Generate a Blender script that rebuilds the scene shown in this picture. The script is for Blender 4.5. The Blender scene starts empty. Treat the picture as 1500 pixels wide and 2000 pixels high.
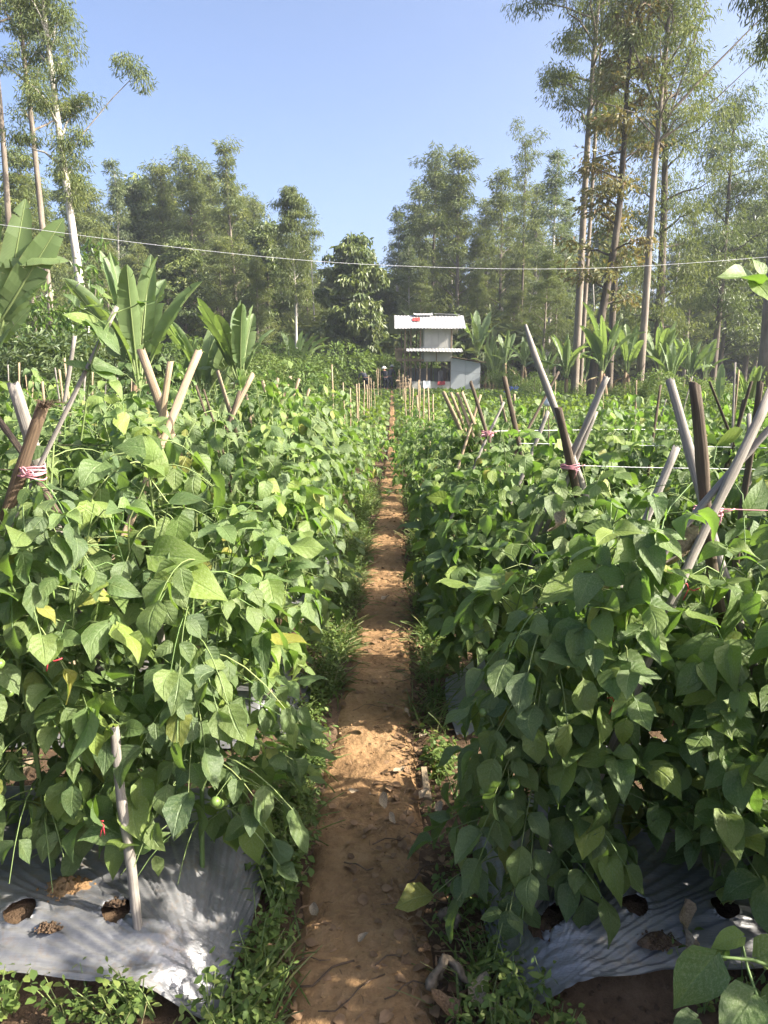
import bpy, math, random
import numpy as np
from mathutils import Vector, Matrix
R = math.radians
RNG = np.random.default_rng(7)
random.seed(7)
scene = bpy.context.scene
COL = scene.collection
# ------------------------------------------------------------------ camera, sky, sun, exposure
CAM_H, FPX = 1.6, 1400.0
PITCH, YAW = R(11.5), R(0.614)
SUN_EL, SUN_AZ = R(34), R(101)          # azimuth clockwise from +Y (the way the path runs)
cd = bpy.data.cameras.new('camera'); cam = bpy.data.objects.new('camera', cd); COL.objects.link(cam)
cd.sensor_fit = 'VERTICAL'; cd.sensor_height = 36.0; cd.lens = 36.0 * FPX / 2000.0
cd.clip_start = 0.05; cd.clip_end = 4000
cam.location = (0, 0, CAM_H); cam.rotation_euler = (R(90) - PITCH, 0, YAW)
scene.camera = cam
w = bpy.data.worlds.new('World'); scene.world = w; w.use_nodes = True
wn = w.node_tree.nodes; wl = w.node_tree.links; wn.clear()
sky = wn.new('ShaderNodeTexSky'); sky.sky_type = 'NISHITA'; sky.sun_disc = False
sky.sun_elevation = SUN_EL; sky.sun_rotation = SUN_AZ
sky.altitude = 900; sky.air_density = 0.6; sky.dust_density = 10.0; sky.ozone_density = 2.0
bg = wn.new('ShaderNodeBackground'); bg.inputs[1].default_value = 0.128
wo = wn.new('ShaderNodeOutputWorld'); wl.new(sky.outputs[0], bg.inputs[0]); wl.new(bg.outputs[0], wo.inputs[0])
sl = bpy.data.lights.new('sun', 'SUN'); so = bpy.data.objects.new('sun', sl); COL.objects.link(so)
sl.energy = 5.0; sl.angle = R(0.55); sl.color = (1.0, 0.92, 0.79)
sd = Vector((math.sin(SUN_AZ) * math.cos(SUN_EL), math.cos(SUN_AZ) * math.cos(SUN_EL), math.sin(SUN_EL)))
so.rotation_euler = sd.to_track_quat('Z', 'Y').to_euler(); so.location = sd * 50
vs = scene.view_settings
vs.view_transform = 'Standard'; vs.look = 'None'; vs.gamma = 1; vs.use_curve_mapping = False
vs.exposure = 1.80
cy = scene.cycles
cy.max_bounces = 7; cy.diffuse_bounces = 4; cy.glossy_bounces = 2; cy.transmission_bounces = 5
cy.transparent_max_bounces = 4; cy.volume_bounces = 0
cy.use_denoising = True; cy.adaptive_threshold = 0.015
cy.caustics_reflective = False; cy.caustics_refractive = False
cy.sample_clamp_indirect = 6

# ------------------------------------------------------------------ picture <-> place
_f = np.array([-math.sin(YAW) * math.cos(PITCH), math.cos(YAW) * math.cos(PITCH), -math.sin(PITCH)])
_r = np.array([math.cos(YAW), math.sin(YAW), 0.0])
_u = np.cross(_r, _f)
CAM = np.array([0, 0, CAM_H])
def ray(px, py): return _f + _r * ((px - 750) / FPX) + _u * ((1000 - py) / FPX)
def P(px, py, Y):
    d = ray(px, py); return CAM + d * (Y / d[1])
def G(px, py, z=0.0):
    d = ray(px, py); return CAM + d * ((z - CAM_H) / d[2])

# ------------------------------------------------------------------ helpers
def lerp(a, b, t): return a + (b - a) * t
def sstep(a, b, x):
    t = np.clip((x - a) / (b - a), 0, 1); return t * t * (3 - 2 * t)
def unit(v): return v / (np.linalg.norm(v, axis=-1, keepdims=True) + 1e-9)
_lat = np.random.default_rng(3).random((256, 256))
def vnoise(x, y):
    x = np.asarray(x, float); y = np.asarray(y, float)
    xi = np.floor(x).astype(int); yi = np.floor(y).astype(int)
    fx = x - xi; fy = y - yi; fx = fx * fx * (3 - 2 * fx); fy = fy * fy * (3 - 2 * fy)
    g = lambda a, b: _lat[a % 256, b % 256]
    return lerp(lerp(g(xi, yi), g(xi + 1, yi), fx), lerp(g(xi, yi + 1), g(xi + 1, yi + 1), fx), fy) * 2 - 1
def fbm(x, y, o=4):
    s = 0; a = 1; n = 0
    for i in range(o):
        s = s + a * vnoise(x * 2 ** i + 17 * i, y * 2 ** i + 31 * i); n += a; a *= .5
    return s / n

def new_mesh(name, V, faces, uv=None, rnd=None, smooth=True):
    """V (n,3); faces list of int arrays (m,k); uv (n,2) per vertex; rnd (n,) per vertex"""
    V = np.ascontiguousarray(V, np.float32)
    faces = [np.asarray(f, np.int32) for f in faces if len(f)]
    me = bpy.data.meshes.new(name)
    me.vertices.add(len(V)); me.vertices.foreach_set('co', V.ravel())
    idx = np.concatenate([f.ravel() for f in faces])
    tot = np.concatenate([np.full(len(f), f.shape[1], np.int32) for f in faces])
    st = np.concatenate([[0], np.cumsum(tot)[:-1]]).astype(np.int32)
    me.loops.add(len(idx)); me.loops.foreach_set('vertex_index', idx)
    me.polygons.add(len(tot)); me.polygons.foreach_set('loop_start', st)
    me.polygons.foreach_set('use_smooth', np.full(len(tot), bool(smooth)))
    me.update(calc_edges=True)
    if uv is not None:
        l = me.uv_layers.new(name='UVMap')
        l.data.foreach_set('uv', np.ascontiguousarray(np.asarray(uv, np.float32)[idx]).ravel())
    if rnd is not None:
        a = me.attributes.new('rnd', 'FLOAT', 'POINT'); a.data.foreach_set('value', np.ascontiguousarray(rnd, np.float32))
    return me
def ob(name, me, mat=None, parent=None, loc=None):
    o = bpy.data.objects.new(name, me); COL.objects.link(o)
    if mat is not None and not me.materials: me.materials.append(mat)
    if parent is not None: o.parent = parent
    if loc is not None: o.location = loc
    return o
def tag(o, label=None, cat=None, group=None, kind=None):
    if label: o['label'] = label
    if cat: o['category'] = cat
    if group: o['group'] = group
    if kind: o['kind'] = kind
    return o
def empty(name, loc=(0, 0, 0), rz=0):
    o = bpy.data.objects.new(name, None); COL.objects.link(o); o.location = loc; o.rotation_euler = (0, 0, rz)
    o.empty_display_size = .1
    return o
def copy_tree(o, kids, parent=None):
    c = o.copy(); COL.objects.link(c)
    if parent is not None: c.parent = parent
    for ch in kids.get(o.name, []): copy_tree(ch, kids, c)
    return c

class MB:
    """gathers pieces for ONE mesh"""
    def __init__(s): s.V = []; s.F = {}; s.U = []; s.A = []; s.n = 0
    def add(s, V, faces, uv=None, rnd=0.0):
        V = np.asarray(V, float).reshape(-1, 3)
        s.V.append(V); s.U.append(np.zeros((len(V), 2)) if uv is None else np.asarray(uv, float))
        s.A.append(np.broadcast_to(np.asarray(rnd, float), (len(V),)))
        for f in faces:
            f = np.asarray(f, int)
            if len(f): s.F.setdefault(f.shape[1], []).append(f + s.n)
        s.n += len(V); return s
    def mesh(s, name, smooth=True):
        return new_mesh(name, np.concatenate(s.V), [np.concatenate(v) for v in s.F.values()], np.concatenate(s.U), np.concatenate(s.A), smooth)
    def build(s, name, mat, parent=None, smooth=True): return ob(name, s.mesh(name, smooth), mat, parent)
    def box(s, c, size, rnd=0.0, rot=None):
        h = np.array(size) / 2
        V = np.array([[x, y, z] for x in (-1, 1) for y in (-1, 1) for z in (-1, 1)]) * h
        if rot is not None: V = V @ np.array(rot).T
        F = [[0, 1, 3, 2], [4, 6, 7, 5], [0, 4, 5, 1], [2, 3, 7, 6], [0, 2, 6, 4], [1, 5, 7, 3]]
        V = V + np.array(c)
        # own verts per face: flat shading and clean uv
        VV = []; UU = []; FF = []
        for q, f in enumerate(F):
            VV += [V[i] for i in f]; UU += [[0, 0], [1, 0], [1, 1], [0, 1]]; FF.append([4 * q, 4 * q + 1, 4 * q + 2, 4 * q + 3])
        return s.add(VV, [np.array(FF)], UU, rnd)
    def bar(s, a, b, w, t=None, rnd=0.0, up=(0, 0, 1)):
        a = np.array(a, float); b = np.array(b, float); d = b - a; L = np.linalg.norm(d); d /= L
        up = np.array(up, float)
        if abs(d @ up) > .95: up = np.array([0, 1.0, 0])
        x = np.cross(d, up); x /= np.linalg.norm(x); z = np.cross(x, d)
        return s.box((a + b) / 2, (w, L, t or w), rnd, np.stack([x, d, z], 1))
    def tube(s, pts, rad, n=8, rnd=0.0, cap=True, flat=1.0, up=None, uvl=1.0):
        pts = np.asarray(pts, float); m = len(pts); rad = np.broadcast_to(np.asarray(rad, float), (m,))
        T = np.gradient(pts, axis=0); T = unit(T)
        ref = np.array([0, 0, 1.0]) if up is None else np.array(up, float)
        if up is None and abs(T[:, 2]).mean() > .8: ref = np.array([0, 1.0, 0])
        X = unit(np.cross(T, ref)); Y = np.cross(X, T)
        a = np.linspace(0, 2 * np.pi, n, endpoint=False)
        V = pts[:, None] + rad[:, None, None] * (np.cos(a)[None, :, None] * X[:, None] + flat * np.sin(a)[None, :, None] * Y[:, None])
        le = np.concatenate([[0], np.cumsum(np.linalg.norm(np.diff(pts, axis=0), axis=1))])
        U = np.stack([np.broadcast_to(a / (2 * np.pi), (m, n)), np.broadcast_to((le * uvl)[:, None], (m, n))], -1)
        i, j = np.meshgrid(np.arange(m - 1), np.arange(n), indexing='ij'); j2 = (j + 1) % n
        F = np.stack([i * n + j, i * n + j2, (i + 1) * n + j2, (i + 1) * n + j], -1).reshape(-1, 4)
        fs = [F]
        if cap: fs += [np.array([np.arange(n)[::-1]]), np.array([np.arange(n) + (m - 1) * n])]
        return s.add(V.reshape(-1, 3), fs, U.reshape(-1, 2), rnd)
    def ball(s, c, r, n=8, m=6, rnd=0.0, sc=(1, 1, 1)):
        th = np.linspace(0, np.pi, m + 1); ph = np.linspace(0, 2 * np.pi, n, endpoint=False)
        V = np.stack([np.sin(th)[:, None] * np.cos(ph), np.sin(th)[:, None] * np.sin(ph), np.broadcast_to(np.cos(th)[:, None], (m + 1, n))], -1)
        V = V * r * np.array(sc) + np.array(c)
        i, j = np.meshgrid(np.arange(m), np.arange(n), indexing='ij'); j2 = (j + 1) % n
        F = np.stack([i * n + j, (i + 1) * n + j, (i + 1) * n + j2, i * n + j2], -1).reshape(-1, 4)
        return s.add(V.reshape(-1, 3), [F], None, rnd)
    def scatter(s, tpl, pos, frm, sc, rnd):
        """many copies of a leaf template (V, F, U)"""
        V, F, U = tpl; k = len(pos)
        if k == 0: return s
        sc = np.asarray(sc, float)
        if sc.ndim == 1: sc = np.stack([sc] * 3, 1)
        W = np.einsum('kij,kvj->kvi', frm, V[None] * sc[:, None, :]) + np.asarray(pos)[:, None]
        off = (np.arange(k) * len(V))[:, None, None]
        return s.add(W.reshape(-1, 3), [(F[None] + off).reshape(-1, F.shape[1])], np.tile(U, (k, 1)), np.repeat(np.broadcast_to(rnd, (k,)), len(V)))
def frames(d, n):
    d = unit(np.asarray(d, float)); n = np.asarray(n, float)
    z = unit(n - (n * d).sum(-1, keepdims=True) * d); x = np.cross(d, z)
    return np.stack([x, d, z], -1)

# ------------------------------------------------------------------ materials
class NT:
    def __init__(s, name):
        s.m = bpy.data.materials.new(name); s.m.use_nodes = True; s.t = s.m.node_tree; s.t.nodes.clear()
        s.out = s.t.nodes.new('ShaderNodeOutputMaterial')
    def n(s, kind, ins=None, **pr):
        nd = s.t.nodes.new(kind)
        for k, v in pr.items(): setattr(nd, k, v)
        for k, v in (ins or {}).items(): s.put(nd.inputs[k], v)
        return nd
    def put(s, sock, v):
        if isinstance(v, bpy.types.NodeSocket): s.t.links.new(v, sock)
        elif isinstance(v, bpy.types.Node): s.t.links.new(v.outputs[0], sock)
        else:
            if sock.type == 'RGBA' and len(v) == 3: v = (*v, 1)
            sock.default_value = v
    def math(s, op, a, b=0.0, c=0.0):
        return s.n('ShaderNodeMath', {0: a, 1: b, 2: c}, operation=op).outputs[0]
    def mix(s, f, a, b, blend='MIX'):
        nd = s.n('ShaderNodeMix', data_type='RGBA', blend_type=blend)
        s.put(nd.inputs[0], f); s.put(nd.inputs[6], a); s.put(nd.inputs[7], b); return nd.outputs[2]
    def ramp(s, f, stops):
        nd = s.n('ShaderNodeValToRGB', {0: f}); e = nd.color_ramp.elements
        for i, (p, c) in enumerate(stops):
            el = e[i] if i < 2 else e.new(p)
            el.position = p; el.color = (*c, 1) if len(c) == 3 else c
        return nd.outputs[0]
    def noise(s, vec, scale, detail=4, rough=.55, dist=0.0):
        nd = s.n('ShaderNodeTexNoise', {'Scale': scale, 'Detail': detail, 'Roughness': rough, 'Distortion': dist})
        if vec is not None: s.put(nd.inputs['Vector'], vec)
        return nd.outputs[0]
    def rnd(s):
        a = s.n('ShaderNodeAttribute', attribute_name='rnd'); o = s.n('ShaderNodeObjectInfo')
        return s.math('FRACT', s.math('ADD', a.outputs['Fac'], o.outputs['Random']))
    def bump(s, h, strength, dist=0.01):
        return s.n('ShaderNodeBump', {'Height': h, 'Strength': strength, 'Distance': dist}).outputs[0]
    def bsdf(s, col, rough=.7, spec=.4, normal=None, **kw):
        b = s.n('ShaderNodeBsdfPrincipled')
        s.put(b.inputs['Base Color'], col); s.put(b.inputs['Roughness'], rough); s.put(b.inputs['Specular IOR Level'], spec)
        if normal is not None: s.put(b.inputs['Normal'], normal)
        for k, v in kw.items(): s.put(b.inputs[k], v)
        return b
    def done(s, sh):
        s.t.links.new(sh.outputs[0] if isinstance(sh, bpy.types.Node) else sh, s.out.inputs[0]); return s.m

def leaf_mat(name, stops, under, trans, tw=.35, rough=.5, spec=.35, veins=7.0, vk=2.0, dust=.0, vein_light=.25, bump=.5, holes=False):
    t = NT(name)
    r = t.rnd(); uv = t.n('ShaderNodeUVMap').outputs[0]
    tc = t.n('ShaderNodeTexCoord')
    col = t.ramp(r, stops)
    nb = None
    if veins:
        sep = t.n('ShaderNodeSeparateXYZ', {0: uv}); u, v = sep.outputs[0], sep.outputs[1]
        a = t.math('ABSOLUTE', t.math('SUBTRACT', u, .5)); a2 = t.math('MULTIPLY', a, 2.0)
        lat = t.math('FRACT', t.math('SUBTRACT', t.math('MULTIPLY', v, veins), t.math('MULTIPLY', a2, vk)))
        lat = t.math('ABSOLUTE', t.math('SUBTRACT', lat, .5))                      # 0.5 at a vein, 0 between
        ln = t.n('ShaderNodeMapRange', {0: lat, 1: .43, 2: .5, 3: 0.0, 4: 1.0}).outputs[0]
        mid = t.n('ShaderNodeMapRange', {0: a, 1: .012, 2: .045, 3: 1.0, 4: 0.0}).outputs[0]
        vm = t.math('MAXIMUM', t.math('MULTIPLY', ln, .45), mid)
        col = t.mix(t.math('MULTIPLY', vm, vein_light), col, (.20, .30, .10))
        cells = t.noise(uv, 26, 2)
        hgt = t.math('ADD', t.math('SUBTRACT', t.math('MULTIPLY', lat, -.8), t.math('MULTIPLY', mid, .8)), t.math('MULTIPLY', cells, .7))
        nb = t.bump(hgt, bump, .004)
    off = t.n('ShaderNodeVectorMath', {0: uv, 1: t.n('ShaderNodeCombineXYZ', {0: t.math('MULTIPLY', r, 37.0), 1: t.math('MULTIPLY', r, 91.0)})}, operation='ADD').outputs[0]
    if dust:
        n1 = t.noise(off, 19, 5, .75)
        dm = t.n('ShaderNodeMapRange', {0: n1, 1: .46, 2: .70, 3: 0.0, 4: dust}).outputs[0]
        col = t.mix(dm, col, (.36, .42, .22))
    yl = t.noise(off, 1.6, 3)
    col = t.mix(t.n('ShaderNodeMapRange', {0: yl, 1: .50, 2: .80, 3: 0.0, 4: .30}).outputs[0], col, t.mix(.55, col, (.20, .21, .02)))
    if veins:
        bs = t.noise(off, 7, 4, .7)
        col = t.mix(t.n('ShaderNodeMapRange', {0: bs, 1: .69, 2: .74, 3: 0.0, 4: .8}).outputs[0], col, (.17, .12, .05))
    back = t.n('ShaderNodeNewGeometry').outputs['Backfacing']
    c2 = t.mix(back, col, t.mix(.55, col, under))
    b = t.bsdf(c2, rough, spec, nb)
    tr = t.n('ShaderNodeBsdfTranslucent', {'Color': t.mix(.62, col, trans)})
    mx = t.n('ShaderNodeMixShader', {0: tw, 1: b.outputs[0], 2: tr.outputs[0]})
    return t.done(mx)
M = {}
M['bean'] = leaf_mat('bean_leaf', [(0, (.056, .100, .034)), (.45, (.092, .148, .040)), (.8, (.134, .194, .038)), (.98, (.175, .235, .036)), (1, (.28, .24, .035))], (.13, .20, .085), (.22, .42, .03), .36, .50, .38, 6.0, 1.9, .46, .26, .45)
M['tomato'] = leaf_mat('tomato_leaf', [(0, (.052, .090, .038)), (.5, (.088, .134, .044)), (.95, (.126, .176, .044)), (1, (.22, .20, .03))], (.12, .18, .09), (.22, .38, .03), .36, .48, .38, 5.5, 1.6, .42, .30, .60)
M['weed'] = leaf_mat('weed_leaf', [(0, (.065, .110, .030)), (.6, (.105, .160, .040)), (1, (.165, .205, .055))], (.13, .18, .07), (.28, .40, .04), .30, .55, .3, 0)
M['grass'] = leaf_mat('grass_blade', [(0, (.055, .095, .024)), (.6, (.095, .145, .035)), (1, (.24, .21, .10))], (.13, .18, .07), (.28, .38, .05), .30, .5, .3, 0)
M['crop'] = leaf_mat('crop_leaf', [(0, (.052, .086, .028)), (.5, (.080, .122, .034)), (1, (.125, .172, .036))], (.12, .18, .08), (.28, .42, .03), .34, .5, .35, 0)
M['euc'] = leaf_mat('eucalyptus_leaf', [(0, (.084, .116, .046)), (.5, (.136, .170, .056)), (1, (.205, .222, .056))], (.10, .13, .06), (.26, .31, .04), .30, .55, .28, 0)
M['euc_pale'] = leaf_mat('pale_eucalyptus_leaf', [(0, (.080, .110, .060)), (.5, (.115, .148, .068)), (1, (.165, .195, .070))], (.12, .15, .08), (.26, .34, .07), .30, .5, .4, 0)
M['rust'] = leaf_mat('rusty_leaf', [(0, (.080, .102, .036)), (.62, (.130, .142, .042)), (.88, (.170, .140, .050)), (1, (.23, .12, .06))], (.16, .13, .05), (.34, .28, .06), .30, .5, .3, 0)
M['dark_tree'] = leaf_mat('dark_leaf', [(0, (.066, .098, .034)), (.6, (.112, .148, .044)), (1, (.165, .190, .048))], (.08, .11, .04), (.20, .27, .02), .25, .45, .45, 0)
M['cassava'] = leaf_mat('cassava_leaf', [(0, (.036, .065, .026)), (.6, (.058, .092, .034)), (1, (.095, .130, .045))], (.12, .15, .09), (.20, .28, .03), .28, .5, .4, 0)
M['bright_tree'] = leaf_mat('glossy_leaf', [(0, (.040, .085, .015)), (.6, (.065, .125, .020)), (1, (.110, .180, .025))], (.10, .15, .05), (.24, .38, .02), .28, .38, .5, 0)
def banana_mat(name, a, b, tr, tw):
    t = NT(name); uv = t.n('ShaderNodeUVMap').outputs[0]; r = t.rnd()
    sep = t.n('ShaderNodeSeparateXYZ', {0: uv}); u, v = sep.outputs[0], sep.outputs[1]
    ab = t.math('ABSOLUTE', t.math('SUBTRACT', u, .5))
    st = t.math('SUBTRACT', t.math('MULTIPLY', v, 60.0), t.math('MULTIPLY', ab, 18.0))
    rib = t.math('MULTIPLY', t.math('ADD', t.math('SINE', t.math('MULTIPLY', st, 6.283)), 1.0), .5)
    n = t.noise(uv, 5, 4)
    col = t.mix(t.n('ShaderNodeMapRange', {0: t.math('ADD', t.math('MULTIPLY', r, .6), t.math('MULTIPLY', n, .5)), 1: .2, 2: .9}).outputs[0], a, b)
    col = t.mix(t.math('MULTIPLY', rib, .16), col, (.16, .22, .08))
    mid = t.n('ShaderNodeMapRange', {0: ab, 1: .02, 2: .05, 3: 1.0, 4: 0.0}).outputs[0]
    col = t.mix(t.math('MULTIPLY', mid, .8), col, (.24, .30, .12))
    edge = t.math('MULTIPLY', t.n('ShaderNodeMapRange', {0: t.math('ADD', ab, t.math('MULTIPLY', n, .1)), 1: .53, 2: .58}).outputs[0], .7)
    col = t.mix(edge, col, (.22, .13, .05))
    b_ = t.bsdf(col, .42, .4, t.bump(rib, .25, .01))
    tl = t.n('ShaderNodeBsdfTranslucent', {'Color': t.mix(.6, col, tr)})
    return t.done(t.n('ShaderNodeMixShader', {0: tw, 1: b_.outputs[0], 2: tl.outputs[0]}))
M['banana'] = banana_mat('banana_leaf', (.090, .145, .055), (.150, .205, .085), (.30, .44, .06), .32)
M['banana_dry'] = banana_mat('dry_banana_leaf', (.17, .11, .05), (.30, .21, .11), (.3, .2, .08), .2)

def wood_mat(name, stops, fib=60.0, spec=.25):
    t = NT(name); uv = t.n('ShaderNodeUVMap').outputs[0]; r = t.n('ShaderNodeObjectInfo').outputs['Random']
    mp = t.n('ShaderNodeMapping', {0: uv, 'Scale': (fib * .3, 3.0, 1)})
    t.put(mp.inputs['Location'], t.n('ShaderNodeCombineXYZ', {0: t.math('MULTIPLY', r, 53.0), 1: t.math('MULTIPLY', r, 29.0)}).outputs[0])
    n1 = t.noise(mp.outputs[0], 1.0, 5, .65)
    mp2 = t.n('ShaderNodeMapping', {0: uv, 'Scale': (3.0, 5.0, 1)})
    n2 = t.noise(mp2.outputs[0], 1.4, 4)
    f = t.math('ADD', t.math('MULTIPLY', n1, .75), t.math('MULTIPLY', n2, .35))
    col = t.ramp(f, stops)
    dk = t.n('ShaderNodeMapRange', {0: t.noise(mp2.outputs[0], 3.3, 5, .7), 1: .58, 2: .72, 3: 0.0, 4: .65}).outputs[0]
    col = t.mix(dk, col, (.045, .036, .030))
    return t.done(t.bsdf(col, .8, spec, t.bump(n1, .6, .004)))
M['wood_grey'] = wood_mat('weathered_bamboo', [(.3, (.10, .090, .078)), (.55, (.22, .20, .175)), (.8, (.36, .33, .29))])
M['wood_dark'] = wood_mat('dark_old_bamboo', [(.3, (.030, .024, .018)), (.55, (.085, .065, .045)), (.8, (.17, .13, .09))])
M['wood_pale'] = wood_mat('fresh_split_bamboo', [(.3, (.12, .088, .055)), (.55, (.27, .205, .135)), (.8, (.41, .325, .225))])
M['wood_brown'] = wood_mat('fibrous_brown_wood', [(.3, (.050, .037, .026)), (.55, (.120, .084, .055)), (.8, (.22, .15, .09))], 90)
M['cane'] = wood_mat('tan_cane', [(.3, (.17, .125, .075)), (.55, (.28, .215, .135)), (.8, (.38, .31, .21))])
M['timber'] = wood_mat('hut_timber', [(.3, (.13, .09, .055)), (.55, (.22, .165, .11)), (.8, (.32, .25, .18))])
def bark_mat(name, a, b, c):
    t = NT(name); tc = t.n('ShaderNodeTexCoord').outputs['Object']
    mp = t.n('ShaderNodeMapping', {0: tc, 'Scale': (6, 6, .8)})
    n = t.noise(mp.outputs[0], 1.0, 5, .6, .6)
    n2 = t.noise(tc, 1.1, 3)
    col = t.ramp(t.math('ADD', t.math('MULTIPLY', n, .7), t.math('MULTIPLY', n2, .35)), [(.35, a), (.52, b), (.7, c)])
    return t.done(t.bsdf(col, .8, .25, t.bump(n, .5, .05)))
M['bark_pale'] = bark_mat('pale_bark', (.22, .20, .17), (.40, .37, .32), (.55, .52, .46))
M['bark_brown'] = bark_mat('brown_bark', (.085, .068, .052), (.175, .145, .115), (.28, .235, .19))
M['bark_dark'] = bark_mat('dark_bark', (.04, .032, .025), (.085, .068, .05), (.16, .13, .10))
M['stem'] = NT('green_stem'); M['stem'] = M['stem'].done(M['stem'].bsdf(M['stem'].mix(M['stem'].rnd(), (.10, .17, .05), (.20, .24, .09)), .6, .3))
def banana_trunk():
    t = NT('banana_stem'); tc = t.n('ShaderNodeTexCoord').outputs['Object']
    mp = t.n('ShaderNodeMapping', {0: tc, 'Scale': (14, 14, 1.2)})
    n = t.noise(mp.outputs[0], 1, 4)
    col = t.ramp(n, [(.35, (.09, .05, .03)), (.5, (.21, .14, .08)), (.62, (.20, .21, .09)), (.75, (.34, .28, .17))])
    return t.done(t.bsdf(col, .7, .3, t.bump(n, .5, .03)))
M['banana_stem'] = banana_trunk()
def soil_mat(name, base, dark, light, k=1.0):
    t = NT(name); g = t.n('ShaderNodeNewGeometry').outputs['Position']
    n1 = t.noise(g, 2.2, 5, .6); n2 = t.noise(g, 26, 6, .7); n3 = t.noise(g, 140, 4, .6)
    vor = t.n('ShaderNodeTexVoronoi', {'Vector': g, 'Scale': 55.0}).outputs[0]
    f = t.math('ADD', t.math('MULTIPLY', n1, .6), t.math('MULTIPLY', n2, .45))
    col = t.ramp(f, [(.36, dark), (.53, base), (.72, light)])
    sp = t.n('ShaderNodeMapRange', {0: n3, 1: .62, 2: .74, 3: 0.0, 4: .5}).outputs[0]
    col = t.mix(sp, col, light)
    sp2 = t.n('ShaderNodeMapRange', {0: t.noise(g, 70, 3, .7), 1: .60, 2: .70, 3: 0.0, 4: .6}).outputs[0]
    col = t.mix(sp2, col, dark)
    h = t.math('ADD', t.math('MULTIPLY', n2, 1.0), t.math('ADD', t.math('MULTIPLY', n3, .35), t.math('MULTIPLY', vor, .3)))
    return t.done(t.bsdf(col, .93, .15, t.bump(h, .7 * k, .02)))
M['soil'] = soil_mat('damp_soil', (.085, .056, .036), (.040, .027, .019), (.16, .11, .07))
M['path'] = soil_mat('trodden_earth', (.265, .162, .080), (.135, .080, .040), (.34, .225, .120), .8)
M['field'] = soil_mat('field_ground', (.075, .085, .032), (.045, .055, .022), (.14, .12, .055))
def mulch_mat():
    t = NT('silver_plastic_film'); uv = t.n('ShaderNodeUVMap').outputs[0]; g = t.n('ShaderNodeNewGeometry').outputs['Position']
    n1 = t.noise(g, 6, 6, .65); n2 = t.noise(g, 60, 4, .6)
    mp = t.n('ShaderNodeMapping', {0: g, 'Scale': (4, 85, 60)}); n3 = t.noise(mp.outputs[0], 1.0, 4, .6, .3)
    col = t.ramp(n1, [(.35, (.12, .122, .13)), (.55, (.195, .198, .205)), (.75, (.28, .275, .265))])
    dirt = t.n('ShaderNodeMapRange', {0: t.math('ADD', t.math('MULTIPLY', n2, .5), t.math('MULTIPLY', n1, .6)), 1: .58, 2: .72, 3: 0.0, 4: .6}).outputs[0]
    col = t.mix(dirt, col, (.20, .145, .095))
    h = t.math('ADD', t.math('MULTIPLY', n3, .8), t.math('MULTIPLY', n2, .15))
    return t.done(t.bsdf(col, t.n('ShaderNodeMapRange', {0: n1, 1: .3, 2: .7, 3: .28, 4: .46}).outputs[0], .6, t.bump(h, .35, .014), Metallic=.3))
M['mulch'] = mulch_mat()
def plain(name, col, rough=.7, spec=.3, var=.2, scale=8, metallic=0.0, bump=.1):
    t = NT(name); tc = t.n('ShaderNodeTexCoord').outputs['Object']
    n = t.noise(tc, scale, 5, .6)
    c = t.mix(t.n('ShaderNodeMapRange', {0: n, 1: .3, 2: .7}).outputs[0], tuple(x * (1 - var) for x in col), tuple(min(1, x * (1 + var)) for x in col))
    return t.done(t.bsdf(c, rough, spec, t.bump(n, bump, .01), Metallic=metallic))
M['pink'] = plain('pink_twine', (.50, .22, .25), .55, .4)
M['red'] = plain('red_twine', (.55, .05, .07), .5, .4)
M['white_string'] = plain('white_string', (.72, .72, .72), .5, .3, .05)
M['fruit'] = plain('green_tomato', (.13, .20, .05), .38, .4, .25, 20, 0, .02)
M['pod'] = plain('bean_pod', (.20, .30, .08), .45, .4, .2, 20)
M['dead'] = plain('dead_leaf', (.20, .125, .070), .85, .2, .5, 14, 0, .6)
M['dead_pale'] = plain('bleached_leaf', (.34, .27, .185), .85, .2, .4, 16, 0, .6)
M['twig'] = plain('dry_twig', (.11, .075, .05), .9, .2, .5, 25, 0, .5)
M['root'] = plain('dry_root', (.15, .12, .085), .9, .2, .5, 40, 0, .8)
M['hut_white'] = plain('white_board', (.40, .39, .355), .6, .3, .05, 1.5)
M['hut_blue'] = plain('pale_blue_board', (.34, .365, .38), .6, .3, .05, 1.5)
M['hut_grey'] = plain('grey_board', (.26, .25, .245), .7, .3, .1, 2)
M['zinc'] = plain('zinc_sheet', (.40, .40, .39), .45, .5, .08, 3, .25)
M['black'] = plain('dark_cloth', (.022, .024, .030), .85, .2, .3)
M['greycloth'] = plain('grey_cloth', (.10, .10, .11), .85, .2, .3)
M['redcloth'] = plain('red_cloth', (.40, .07, .08), .85, .2, .3)
M['redsheet'] = plain('red_plastic', (.60, .05, .04), .5, .4, .1)
M['towel'] = plain('white_towel', (.68, .72, .76), .85, .2, .06)
M['bluesheet'] = plain('blue_tarp', (.030, .055, .20), .5, .4, .4, 5)
M['skin'] = plain('brown_skin', (.27, .15, .09), .6, .35, .1)
M['hat'] = plain('white_hat', (.72, .70, .64), .8, .2, .06)

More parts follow.
